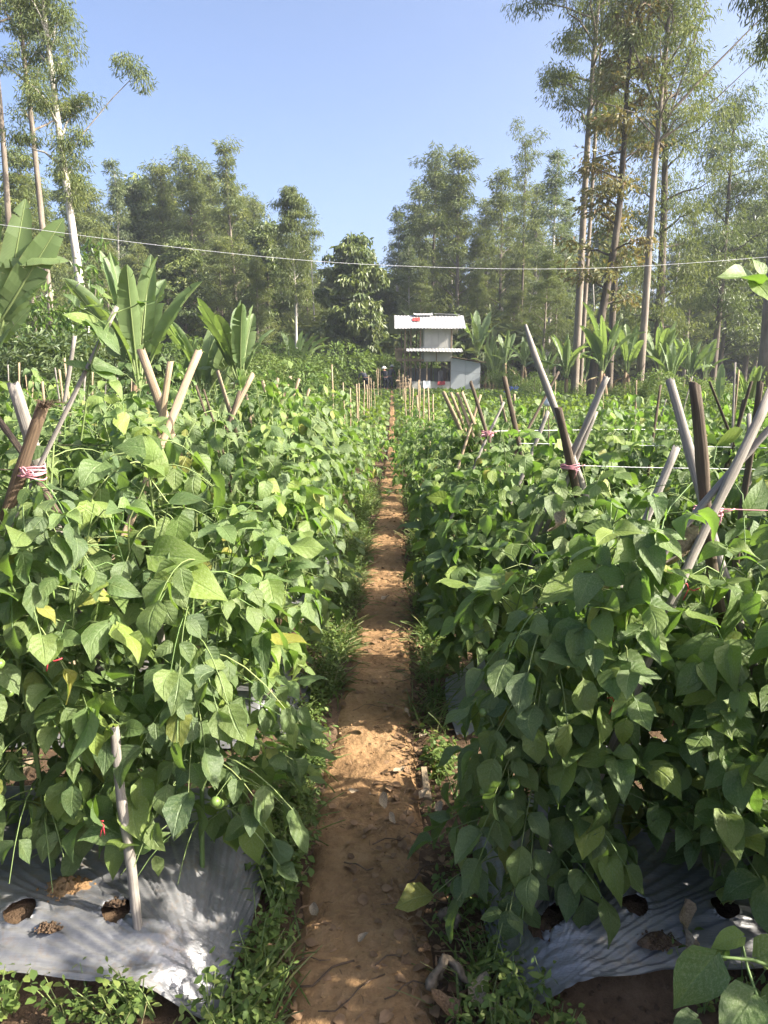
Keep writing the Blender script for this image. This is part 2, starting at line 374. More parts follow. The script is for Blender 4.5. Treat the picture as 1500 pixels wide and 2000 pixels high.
# ------------------------------------------------------------------ leaf templates
def leaf_tpl(seed, L=1.0, W=.36, nseg=6, nh=2, kind='bean', fold=.25, droop=.18, wave=.06):
    g = np.random.default_rng(seed)
    v = np.linspace(0, 1, nseg + 1)
    if kind == 'bean':
        wd = np.interp(v, [0, .05, .14, .28, .44, .60, .78, .91, 1], [.08, .58, .90, 1.0, .96, .78, .42, .14, .0])
    elif kind == 'tomato':
        wd = np.interp(v, [0, .1, .26, .42, .6, .8, .93, 1], [.10, .60, .95, 1.0, .86, .52, .18, .0])
    elif kind == 'long':
        wd = np.interp(v, [0, .15, .4, .7, 1], [.1, .8, 1, .7, 0])
    else:
        wd = np.interp(v, [0, .15, .45, .75, .93, 1], [.12, .7, 1, .85, .4, 0])
    t = np.linspace(-1, 1, 2 * nh + 1)
    V = np.zeros((nseg + 1, len(t), 3))
    ph = g.uniform(0, 6.28, 4); tw = g.normal(0, .25); bend = g.normal(0, .08)
    for j, tt in enumerate(t):
        lob = 1 + (0 if kind != 'tomato' else .08 * np.sin(v * 15 + ph[2] + (tt > 0) * 1.5) * (abs(tt) > .9))
        x = tt * W * wd * lob
        y = L * v - (L * .10 * abs(tt) * (1 - v) ** 3 if kind == 'bean' else L * .03 * abs(tt))
        z = abs(x) * fold * (1 - .6 * v) - droop * L * v ** 2
        z = z + wave * L * np.sin(v * 7 + ph[0] + (tt > 0) * ph[1]) * abs(tt) ** 1.5 * (1 - v * .5)
        z = z + x * tw * v
        V[:, j] = np.stack([x + bend * np.sin(v * 3), y, z], 1)
    n = len(t); i, j = np.meshgrid(np.arange(nseg), np.arange(n - 1), indexing='ij')
    F = np.stack([i * n + j, i * n + j + 1, (i + 1) * n + j + 1, (i + 1) * n + j], -1).reshape(-1, 4)
    U = np.stack(np.broadcast_arrays((t[None] + 1) / 2, v[:, None]), -1).reshape(-1, 2)
    return V.reshape(-1, 3), F, U
def quad_leaf(L=1.0, W=.25, droop=.15, fold=.1):
    V = np.array([[0, 0, 0], [-W / 2, L * .4, fold * W], [0, L * .5, 0], [W / 2, L * .4, fold * W], [0, L, -droop * L]], float)
    return V[[0, 1, 4, 3]], np.array([[0, 3, 2, 1]]), np.array([[.5, 0], [0, .4], [.5, 1], [1, .4]])
BEAN = [leaf_tpl(100 + i, 1, w_, 7, 2, 'bean', g1, g2, g3) for i, (w_, g1, g2, g3) in enumerate([(.37, .1, .1, .04), (.34, .40, .25, .06), (.36, .2, .35, .08), (.33, -.25, .3, .06), (.32, .75, .2, .09), (.36, .05, .55, .10), (.35, .3, .05, .06), (.34, -.1, .15, .13), (.30, 1.0, .35, .10), (.36, .25, -.15, .10), (.31, .5, .7, .07), (.35, -.35, .45, .10)])]
TOM = [leaf_tpl(200 + i, 1, .35, 8, 2, 'tomato', g1, g2, g3) for i, (g1, g2, g3) in enumerate([(.2, .2, .06), (.5, .3, .08), (-.2, .35, .07), (.7, .2, .05), (.1, .45, .1), (.35, .1, .07), (.9, .25, .05), (-.1, .2, .09)])]
BEAN_LO = [leaf_tpl(120 + i, 1, .35, 4, 1, 'bean', g1, g2, .08) for i, (g1, g2) in enumerate([(.2, .15), (.6, .3), (-.25, .35), (.1, .5)])]
TOM_LO = [leaf_tpl(220 + i, 1, .35, 4, 1, 'tomato', g1, g2, .08) for i, (g1, g2) in enumerate([(.2, .2), (.6, .3), (-.2, .35), (.3, .45)])]
OVAL = [leaf_tpl(300 + i, 1, .32, 3, 1, 'oval', .2, .2, .05) for i in range(3)]
BLADE = leaf_tpl(400, 1, .035, 5, 1, 'long', .5, .55, .0)
BEAN_ME = [new_mesh('bean_leaf', *(lambda a: (a[0], [a[1]], a[2]))(t)) for t in BEAN]
TOM_ME = [new_mesh('tomato_leaf', *(lambda a: (a[0], [a[1]], a[2]))(t)) for t in TOM]
for m_ in BEAN_ME: m_.materials.append(M['bean'])
for m_ in TOM_ME: m_.materials.append(M['tomato'])
# ------------------------------------------------------------------ ground, path, beds
PITCH_Y, Y0 = 1.25, 1.95
BED_Y = [Y0 + PITCH_Y * k for k in range(5)]
XL, XR = -.44, .31                                    # where the beds stop beside the path
PATH_C = lambda y: -.10 + .010 * np.sin(y * 1.7) + np.clip(y, 0, 10) * .0100
def bed_h(x, y):
    h = 0
    for yk in BED_Y:
        a = 1 - sstep(.27, .43, np.abs(y - yk))
        e = np.maximum(1 - sstep(XL - .16, XL, x), sstep(XR, XR + .16, x))
        h = np.maximum(h, a * e)
    return h * .15
def ground_h(x, y):
    near = 1 - sstep(9, 16, np.hypot(x, y))
    h = bed_h(x, y) * .85 + near * (fbm(x * 3, y * 3, 4) * .035 + fbm(x * 14, y * 14, 3) * .012)
    dp = np.abs(x - PATH_C(y))
    h = h + near * .035 * sstep(.16, .40, dp)
    far = sstep(120, 300, np.hypot(x, y)) * .5
    return h - .03 + far * (2.0 * vnoise(x * .01, y * .01))
def grid_mesh(name, xs, ys, hf):
    X, Y = np.meshgrid(xs, ys, indexing='ij'); Z = hf(X, Y)
    n, m = X.shape; i, j = np.meshgrid(np.arange(n - 1), np.arange(m - 1), indexing='ij')
    F = np.stack([i * m + j, (i + 1) * m + j, (i + 1) * m + j + 1, i * m + j + 1], -1).reshape(-1, 4)
    V = np.stack([X, Y, Z], -1).reshape(-1, 3)
    return V, F, V[:, :2].copy()
ax_x = np.unique(np.concatenate([-np.geomspace(6, 400, 24), np.linspace(-6, -1.3, 70), np.linspace(-1.3, 1.5, 110), np.linspace(1.5, 6, 60), np.geomspace(6, 400, 24)]).round(4))
ax_y = np.unique(np.concatenate([-np.geomspace(1, 100, 14), np.linspace(-1, 1.0, 16), np.linspace(1.0, 5, 150), np.linspace(5, 12, 110), np.geomspace(12, 500, 46)]).round(4))
V, F, U = grid_mesh('ground', ax_x, ax_y, ground_h)
def ground_mat():
    """damp soil between the beds, grassy field ground farther away"""
    t = NT('ground_mix'); g = t.n('ShaderNodeNewGeometry').outputs['Position']
    n1 = t.noise(g, 2.2, 5, .6); n2 = t.noise(g, 26, 6, .7); n3 = t.noise(g, 140, 4, .6)
    f = t.math('ADD', t.math('MULTIPLY', n1, .6), t.math('MULTIPLY', n2, .45))
    soil = t.ramp(f, [(.36, (.050, .034, .023)), (.53, (.105, .068, .042)), (.72, (.18, .12, .075))])
    fld = t.ramp(f, [(.36, (.040, .050, .020)), (.53, (.070, .085, .030)), (.72, (.13, .12, .05))])
    d = t.n('ShaderNodeVectorMath', {0: g}, operation='LENGTH').outputs['Value']
    m = t.n('ShaderNodeMapRange', {0: t.math('ADD', d, t.math('MULTIPLY', n1, 14.0)), 1: 20.0, 2: 34.0}).outputs[0]
    h = t.math('ADD', n2, t.math('MULTIPLY', n3, .4))
    return t.done(t.bsdf(t.mix(m, soil, fld), .93, .15, t.bump(h, .7, .02)))
gr = ob('ground', new_mesh('ground', V, [F], U), ground_mat()); tag(gr, 'damp brown soil of the field between the crop beds', kind='structure')
# the trodden path: its own finer strip a little above the soil, worn hollow in the middle
ys = np.concatenate([np.linspace(.6, 7, 420), np.geomspace(7.03, 49, 160)]); ts = np.linspace(-1, 1, 40)
hw = .190 + .045 * fbm(ys * 1.3, ys * 0 + 5, 3) + .02 * fbm(ys * 7, ys * 0 + 9, 2) - .009 * np.clip(ys - 4, 0, 14)
hw = np.maximum(hw, .09) + .03 * np.clip(2.2 - ys, 0, 1)
Xp = PATH_C(ys)[:, None] + ts[None] * hw[:, None]; Yp = np.broadcast_to(ys[:, None], Xp.shape)
edge = np.abs(ts)[None] ** 6
Zp = .012 + fbm(Xp * 9, Yp * 9, 4) * .017 + fbm(Xp * 40, Yp * 40, 3) * .004 + ground_h(Xp * 0 - .1, Yp) * .3 - edge * .035
n, m = Xp.shape; i, j = np.meshgrid(np.arange(n - 1), np.arange(m - 1), indexing='ij')
F = np.stack([i * m + j, i * m + j + 1, (i + 1) * m + j + 1, (i + 1) * m + j], -1).reshape(-1, 4)
V = np.stack([Xp, Yp, Zp], -1).reshape(-1, 3)
tag(ob('path', new_mesh('path', V, [F], V[:, :2]), M['path']), 'narrow trodden brown earth path running straight between the crop beds', kind='structure')
ORD = ['first', 'second', 'third', 'fourth', 'fifth']
# silver plastic film over each bed, with planting holes cut in the two front ones
def mulch(side, k, fine):
    yk = BED_Y[k]; xe = XL if side < 0 else XR
    L = 1.75 if k == 0 else (.56 * yk + .5 if side < 0 else .56 * yk + 1.2) - abs(xe)
    na, ns = (300, 190) if fine else (60, 34)
    a = np.linspace(0, 1, na) ** 1.25 * L; s = np.linspace(-1, 1, ns)
    A, S = np.meshgrid(a, s, indexing='ij')
    y = yk + S * ((.42 if side < 0 else .39) if fine else .43)
    if fine: y = y - .05 * np.exp(-(A / .35) ** 2) * (S < 0) * np.abs(S)         # pinned corner pulls out
    x = xe + side * (A - .045 * (1 - np.abs(S) ** 2) * np.exp(-A / .15))
    prof = 1 - (sstep(.66, 1.0, np.abs(S)) * np.where(S < 0, .38, 1.0) if fine else sstep(.52, .98, np.abs(S))); endp = sstep(-.02, .20, A)
    z = .158 * np.minimum(prof, 1) * (.25 + .75 * endp) - .03 * (1 - endp) + .012
    z = z + .012 * fbm(x * 6, y * 6, 3) * prof
    if fine:
        cx, cyy = xe + side * .02, yk - .46                                      # the pegged corner
        ang = np.arctan2(y - cyy, side * (x - cx)); rad = np.hypot(x - cx, y - cyy)
        fan = (1 - 2 * np.abs(np.sin(ang * 55 + 3 * vnoise(ang * 8, rad * 2)))) * np.minimum(rad, .3) / .3 * (.6 + .4 * vnoise(ang * 30, rad * 1.5))
        z = z + .0085 * fan * np.exp(-(rad / .75) ** 2) * sstep(.02, .10, rad)
        slope = np.exp(-((S + .86) / .20) ** 2)
        z = z + .0028 * slope * np.sin(y * 230 + 5 * vnoise(x * 2.5, y * 20)) * (.5 + .5 * vnoise(x * 3, y * 9))
        z = z + .004 * vnoise(x * 9, y * 40) * slope
    holes = []
    if k == 0:
        holes = [(-.735, 1.665, .040), (-.995, 1.665, .040), (-1.27, 1.67, .038)] if side < 0 else [(.435, 1.685, .036), (.66, 1.695, .036), (.90, 1.69, .036)]
    keep = np.ones((na - 1, ns - 1), bool)
    for hx, hy, hr in holes:
        d = np.hypot(x - hx, y - hy); th = np.arctan2(y - hy, x - hx)
        rim = (d < hr * 1.25) & (d > hr * .72)
        inn = d <= hr * .86
        rr = hr * (1 + .06 * np.sin(th * 3 + hx * 9))
        x = np.where(rim, hx + rr * np.cos(th), x); y = np.where(rim, hy + rr * np.sin(th), y)
        dd = d <= hr * .86
        keep &= ~(dd[:-1, :-1] | dd[1:, :-1] | dd[:-1, 1:] | dd[1:, 1:])
        z = z + .006 * np.exp(-((d - hr * 1.2) / .02) ** 2)
    n, m = x.shape; i, j = np.meshgrid(np.arange(n - 1), np.arange(m - 1), indexing='ij')
    F = np.stack([i * m + j, (i + 1) * m + j, (i + 1) * m + j + 1, i * m + j + 1], -1)
    if side < 0: F = F[..., ::-1]
    F = F[keep]
    V = np.stack([x, y, z], -1).reshape(-1, 3)
    o = ob('plastic_mulch', new_mesh('mulch', V, [F], V[:, :2]), M['mulch'])
    tag(o, f'grey plastic mulch film over the {ORD[k]} bed {"left" if side < 0 else "right"} of the path', 'plastic mulch', 'plastic mulch films')
for k in range(5):
    for sd_ in (-1, 1): mulch(sd_, k, k == 0)
def mulch_z(x, y): return bed_h(np.array(x), np.array(y)) / .15 * .158

# ------------------------------------------------------------------ crop plants
def rot_az(a): return np.array([math.cos(a), math.sin(a), 0.0])
def grow_bean(g, H, Rad, nodes, zmin=.12, size=1.0, face=None):
    """leaf placements (pos, dir, normal, length) and stem pieces of a climbing bean"""
    leaves = []; st = MB()
    nv = 3
    vines = []
    for q in range(nv):
        a = g.uniform(0, 6.28); r = Rad * .35
        p = np.array([[0, 0, 0], [r * .5 * math.cos(a), r * .5 * math.sin(a), H * .3], [r * math.cos(a + 1), r * math.sin(a + 1), H * .65], [r * .8 * math.cos(a + 2), r * .8 * math.sin(a + 2), H * g.uniform(.88, 1.02)]])
        tt = np.linspace(0, 3, 9); pts = np.stack([np.interp(tt, range(4), p[:, c]) for c in range(3)], 1)
        vines.append(pts); st.tube(pts, np.linspace(.0045, .0022, 9), 4, q / nv, False)
    for i in range(nodes):
        u = (i + g.random()) / nodes
        h = zmin / H + (1 - zmin / H) * u ** 1.05
        pts = vines[i % nv]; s = np.clip(h, 0, 1) * 8; b = np.array([np.interp(s, range(9), pts[:, c]) for c in range(3)])
        az = g.uniform(0, 6.28) if face is None or g.random() < .35 else face + g.normal(0, .8)
        out = Rad * g.uniform(.45, 1.0) * (1 - .35 * u)
        e = b + rot_az(az) * out * .75 + np.array([0, 0, g.uniform(-.02, .10)])
        st.tube([b, (b + e) / 2 + [0, 0, .02], e], [.0022, .0018, .0015], 3, g.random(), False)
        L = size * g.uniform(.055, .112) * (1 - .30 * max(0, u - .75) / .25)
        pit = R(np.clip(g.normal(30, 26), -25, 85))
        up = np.array([0, 0, 1.0]) + rot_az(az) * .4 + g.normal(0, .38, 3)
        for da, k in ((0, 1.08), (1.35, .95), (-1.35, .95)):
            a = az + da + g.normal(0, .15)
            pp = pit * (1 if da == 0 else .8) + g.normal(0, .15)
            d = rot_az(a) * math.cos(pp) - np.array([0, 0, math.sin(pp)])
            o = e + (rot_az(az) * .03 if da == 0 else rot_az(a) * .006)
            leaves.append((o, d, up + g.normal(0, .12, 3), L * k))
    return leaves, st
def grow_tomato(g, H, Rad, fronds, zmin=.14, size=1.0, face=None):
    leaves = []; st = MB()
    a0 = g.uniform(0, 6.28)
    pts = np.array([[0, 0, 0], [.02 * math.cos(a0), .02 * math.sin(a0), H * .35], [.05 * math.cos(a0 + 1), .05 * math.sin(a0 + 1), H * .7], [.03, .02, H]])
    st.tube(pts, [.008, .007, .006, .003], 5, .1, False)
    for i in range(fronds):
        u = (i + g.random()) / fronds; h = zmin + (H - zmin) * u
        b = np.array([np.interp(h, pts[:, 2], pts[:, c]) for c in range(3)])
        az = g.uniform(0, 6.28) if face is None or g.random() < .35 else face + g.normal(0, .8)
        LR = Rad * g.uniform(.7, 1.05) * (1 - .25 * u); dr = g.uniform(.15, .6)
        q = np.linspace(0, 1, 6)
        ra = b + np.outer(q * LR, rot_az(az)) + np.stack([q * 0, q * 0, .10 * q - (.10 + dr * LR) * q ** 2], 1)
        st.tube(ra, np.linspace(.0032, .0014, 6), 3, g.random(), False)
        up = np.array([0, 0, 1.0]) + rot_az(az) * .35 + g.normal(0, .2, 3)
        L = size * g.uniform(.068, .100)
        for w_, da in ((.42, 1.15), (.42, -1.15), (.72, 1.0), (.72, -1.0), (1, 0)):
            o = np.array([np.interp(w_, q, ra[:, c]) for c in range(3)])
            a = az + da + g.normal(0, .2); pp = R(np.clip(g.normal(42, 22), -10, 88))
            d = rot_az(a) * math.cos(pp) - np.array([0, 0, math.sin(pp)])
            if da: o = o + d * .012
            leaves.append((o, d, up + g.normal(0, .25, 3), L * (1.15 if da == 0 else g.uniform(.7, 1.0))))
    return leaves, st
def leaf_matrix(o, d, n, L):
    f = frames(np.array([d]), np.array([n]))[0] * L
    return Matrix(((f[0, 0], f[0, 1], f[0, 2], o[0]), (f[1, 0], f[1, 1], f[1, 2], o[1]), (f[2, 0], f[2, 1], f[2, 2], o[2]), (0, 0, 0, 1)))
fruit_me = MB().ball((0, 0, 0), 1, 12, 8, 0, (1, 1, .92)).mesh('tomato'); fruit_me.materials.append(M['fruit'])
_q = np.linspace(0, 1, 8)
pod_me = MB().tube(np.stack([.10 * np.sin(_q * 2.2), _q * 0, -_q], 1), .048 * np.sin(np.clip(_q, .06, .97) * np.pi) ** .4, 6, 0, True).mesh('bean_pod'); pod_me.materials.append(M['pod'])
def near_plant(kind, x, y, g, H, face, label, group, nn, wd=1.0, zlow=.10):
    """a plant whose every leaf is a part"""
    z0 = float(mulch_z(x, y)) * .9
    t = empty('bean_plant' if kind == 'bean' else 'tomato_plant', (x, y, z0))
    tag(t, label, 'bean plant' if kind == 'bean' else 'tomato plant', group)
    leaves, st = (grow_bean if kind == 'bean' else grow_tomato)(g, H, (.31 if kind == 'bean' else .33) * wd, nn, face=face)
    st.build('stem', M['stem'], t)
    me = BEAN_ME if kind == 'bean' else TOM_ME
    for o, d, n, L in leaves:
        if z0 + o[2] < zlow and g.random() < .85: continue
        l = bpy.data.objects.new('leaf', me[g.integers(len(me))]); COL.objects.link(l); l.parent = t
        l.matrix_local = leaf_matrix(o, d, n, L)
    if kind == 'tomato':
        for q in range(3 if x > 0 else 1):
            a = (face if face is not None else 4.7) + g.normal(0, .6); r = g.uniform(.10, .22); zc = g.uniform(.30, .70) * H
            c = rot_az(a) * r + np.array([0, 0, zc]); tr = MB()
            for w_ in range(int(g.integers(3, 6))):
                f = bpy.data.objects.new('tomato', fruit_me); COL.objects.link(f); f.parent = t
                p = c + g.normal(0, .022, 3) + [0, 0, -.02 * w_]; s = g.uniform(.010, .017)
                f.location = p; f.scale = (s, s, s)
                tr.tube([c + [0, 0, .05], p + [0, 0, s * .8]], .0014, 3, .5, False)
            tr.build('fruit_stalk', M['stem'], t)
    else:
        for q in range(int(g.integers(0, 3))):
            a = (face if face is not None else 4.7) + g.normal(0, .7); r = g.uniform(.12, .24)
            f = bpy.data.objects.new('bean_pod', pod_me); COL.objects.link(f); f.parent = t
            s = g.uniform(.07, .11); f.scale = (s, s, s); f.rotation_euler = (g.normal(0, .2), g.normal(0, .2), g.uniform(0, 6.28))
            f.location = rot_az(a) * r + np.array([0, 0, g.uniform(.4, .9) * H])
    return t
def foliage_variant(kind, seed, H, nodes, size=1.0, lo=True, rad=None):
    g = np.random.default_rng(seed)
    leaves, st = (grow_bean if kind == 'bean' else grow_tomato)(g, H, rad or (.32 if kind == 'bean' else .34), nodes, size=size)
    tp = (BEAN_LO if lo else BEAN) if kind == 'bean' else (TOM_LO if lo else TOM)
    o = np.array([l[0] for l in leaves]); d = np.array([l[1] for l in leaves]); n = np.array([l[2] for l in leaves]); L = np.array([l[3] for l in leaves])
    mb = MB(); w_ = g.integers(0, len(tp), len(L))
    for q in range(len(tp)):
        s = w_ == q
        mb.scatter(tp[q], o[s], frames(d[s], n[s]), L[s], g.random(s.sum()))
    me = mb.mesh('foliage'); me.materials.append(M['bean' if kind == 'bean' else 'tomato'])
    sm = st.mesh('stem'); sm.materials.append(M['stem'])
    return me, sm
FOL = {'bean': [foliage_variant('bean', 500 + i, 1.12, 58) for i in range(6)], 'tomato': [foliage_variant('tomato', 600 + i, 1.08, 33) for i in range(5)]}
def mass_plant(name, kind, x, y, z0, var, sc, rz, label, group, cat=None):
    t = empty(name, (x, y, z0), rz); tag(t, label, cat or name.replace('_', ' '), group); t.scale = (sc[0], sc[0], sc[1])
    f = ob('foliage', var[0], None, t); f['kind'] = 'stuff'
    ob('stem', var[1], None, t)
    return t
g = np.random.default_rng(11)
for k in range(5):
    yk = BED_Y[k]
    for side in (-1, 1):
        sname = 'left' if side < 0 else 'right'
        x_end = (.56 * yk + .45) if side < 0 else (.56 * yk + 1.1)
        x0 = .56 if side < 0 else .42
        nx = int((x_end - x0) / .235) + 1
        for r_, dy in ((0, -.12), (1, .20 if side < 0 else .12)):
            for q in range(nx):
                x = side * (x0 + q * .235 + g.normal(0, .03)); y = yk + dy + g.normal(0, .03)
                pb = (.5 if side < 0 else .8) if q < 2 else (.12 if k == 0 else .4)
                kind = 'bean' if g.random() < pb else 'tomato'
                H = g.uniform(1.02, 1.22) if kind == 'bean' else g.uniform(.96, 1.14)
                if q == 0: H *= .90
                H += (.10 if k == 0 else .20) if side < 0 else (-.10 if k == 0 else -.03)
                nth = (ORD + ['sixth', 'seventh', 'eighth', 'ninth', 'tenth'] + [f'{q_}th' for q_ in range(11, 40)])[q]
                lab = f'{"climbing bean" if kind == "bean" else "tomato"} plant {nth} from the path, {"front" if r_ == 0 else "back"} row of the {ORD[k]} bed {sname} of it'
                grp = f'plants of the {ORD[k]} bed {sname} of the path'
                vis = abs(x) < .56 * yk + .12
                if vis and (k <= 1 or (k == 2 and r_ == 0)):
                    face = -math.pi / 2 if r_ == 0 else math.pi / 2
                    if q == 0: face = 0 if side < 0 else math.pi
                    if q == 0 and r_ == 0: face = -.8 if side < 0 else math.pi + .8
                    if r_ == 1 and q > 0: face = None
                    near_plant(kind, x, y, g, H, face, lab, grp, 74 if kind == 'bean' else 46, 1.0 if side < 0 or (q == 0 and r_ == 0 and k > 0) else .90, (.36 if side < 0 else .15) if (k == 0 and r_ == 0) else .14)
                else:
                    v = FOL[kind][g.integers(len(FOL[kind]))]
                    mass_plant('bean_plant' if kind == 'bean' else 'tomato_plant', kind, x, y, float(mulch_z(x, y)) * .9, v, (1 if side < 0 else .86, H / 1.1), g.uniform(0, 6.28), lab, grp)
for q in range(21):  # rows added mostly out of view, stretched tall to shade path and film
    x = 1.08 + (q % 7) * .24 + g.normal(0, .03); v = FOL['tomato' if q % 3 else 'bean'][q % 5]
    mass_plant('tomato_plant' if q % 3 else 'bean_plant', 'tomato', x, (1.27, .92, .58)[q // 7] + g.normal(0, .04), 0, v, (.95, 1.32), g.uniform(0, 6.28),
               'plant mostly past the right picture edge, added to shade the path', 'added shading plants at the right edge')
# low crop beyond the tall beds: single plants by the path first, then the mass
LOW = [foliage_variant('bean', 700 + i, .62, 24, .95, True, .30) for i in range(6)]
g = np.random.default_rng(12)
cnt = 0
for row in range(9):
    for side in (-1, 1):
        y = 7.9 + row * .62
        for q in range(14):
            x = (-.40 if side < 0 else .28) + side * q * .30 + g.normal(0, .05)
            if x < -3.9 or x > 4.2: continue
            mass_plant('bush_bean_plant', 'bean', x, y + g.normal(0, .06), 0, LOW[g.integers(6)], (g.uniform(.9, 1.15), g.uniform(1.0, 1.4)), g.uniform(0, 6.28),
                       f'low bush bean plant with bright leaves in the open rows {"left" if side < 0 else "right"} of the path', f'bush beans {"left" if side < 0 else "right"} of the path', 'bean plant'); cnt += 1
def field_mass():
    mb = MB()
    g = np.random.default_rng(21)
    for (y0, y1, xa, xb, dens, L) in ((13.3, 19, -9, 8.5, 75, .11), (7.6, 13.3, -9, -4.0, 45, .12), (7.6, 13.3, 4.2, 9, 45, .12), (19, 29, -10, 12, 46, .14), (29, 48.3, -11, 16, 26, .19)):
        n = int((y1 - y0) * (xb - xa) * dens)
        y = g.uniform(y0, y1, n); x = g.uniform(xa, xb, n)
        pw = np.interp(y, [8, 20, 48], [.14, .11, .13])
        c = PATH_C(y)
        ok = np.abs(x - c) > pw
        ok &= ~((x > -.6) & (x < 6.6) & (y > 47.6))
        ok &= ~((x > 6.0) & (y > 40 + vnoise(x, y) * 2))
        x, y, c, pw = x[ok], y[ok], c[ok], pw[ok]; n = len(x)
        top = (.60 + .13 * np.sin(y * 2 * np.pi / 1.25) + .15 * fbm(x * .7, y * .7, 3) + .08 * vnoise(x * 3, y * 3)) * np.interp(y, [14, 30, 44, 47], [1, .7, .42, .2])
        side = np.abs(x - c) < pw + .22
        z = np.where(side, top * g.uniform(.05, 1.0, n), top * (1 - .55 * g.random(n) ** 2))
        az = g.uniform(0, 6.28, n); p = R(1) * np.clip(g.normal(30, 22, n), -20, 85)
        d = np.stack([np.cos(az) * np.cos(p), np.sin(az) * np.cos(p), -np.sin(p)], 1)
        nn = np.array([0, 0, 1.0]) + g.normal(0, .45, (n, 3))
        s = L * g.uniform(.7, 1.2, n)
        tp = BEAN_LO[0] if y0 < 25 and False else OVAL[1]
        w_ = g.integers(0, 3, n)
        for q in range(3):
            m_ = w_ == q
            mb.scatter(OVAL[q], np.stack([x, y, z], 1)[m_], frames(d[m_], nn[m_]), np.stack([s * 1.25, s, s], 1)[m_], g.random(m_.sum()))
    o = mb.build('bean_field', M['crop']); tag(o, 'low green bean crop covering the field up to the hut', kind='stuff')
field_mass()
def corner_plant():
    """the leafy vine that leans into the picture close to the camera"""
    b = P(1560, 1960, 1.02); b[2] = 0
    t = empty('bean_plant', tuple(b)); tag(t, 'bean plant close to the camera with big glossy leaves and long pale stalks, lower corner', 'bean plant')
    st = MB(); lv = []
    def leaf(px, py, Y, L, dpx, nrm):
        o = P(px, py, Y); e = P(px + dpx[0], py + dpx[1], Y - dpx[2]); d = e - o
        lv.append((o - b, d / np.linalg.norm(d), np.array(nrm, float), L))
    leaf(1395, 1868, 1.02, .110, (-70, 100, .03), (-.3, -.8, .55))
    leaf(1470, 1945, .98, .10, (-40, 70, .05), (.1, -.5, .9))
    leaf(1450, 1830, 1.06, .055, (-40, 10, 0), (.3, -.3, .9))
    leaf(1480, 1870, 1.10, .09, (70, -20, 0), (0, -.4, .9))
    leaf(1420, 1850, 1.06, .04, (-20, 20, 0), (0, -.4, .9))
    leaf(1500, 1960, 1.0, .10, (20, 70, .05), (.1, -.5, .9))
    leaf(1360, 1990, 1.05, .06, (-30, 20, .02), (.1, -.3, .9))
    pts = [np.zeros(3), P(1540, 1900, 1.05) - b, P(1470, 1875, 1.04) - b, P(1398, 1868, 1.02) - b]
    st.tube(pts, [.004, .0035, .003, .0022], 6, .8, False)
    st.tube([P(1478, 1945, .99) - b, P(1460, 1890, 1.03) - b, P(1448, 1835, 1.06) - b], [.003, .0025, .002], 6, .8, False)
    st.tube([np.zeros(3), P(1540, 1990, 1.0) - b, P(1500, 1958, 1.0) - b], [.004, .003, .002], 6, .8, False)
    st.build('stem', M['stem'], t)
    for o, d, n, L in lv:
        l = ob('leaf', BEAN_ME[1], None, t); l.matrix_local = leaf_matrix(o, d, n, L)
corner_plant()
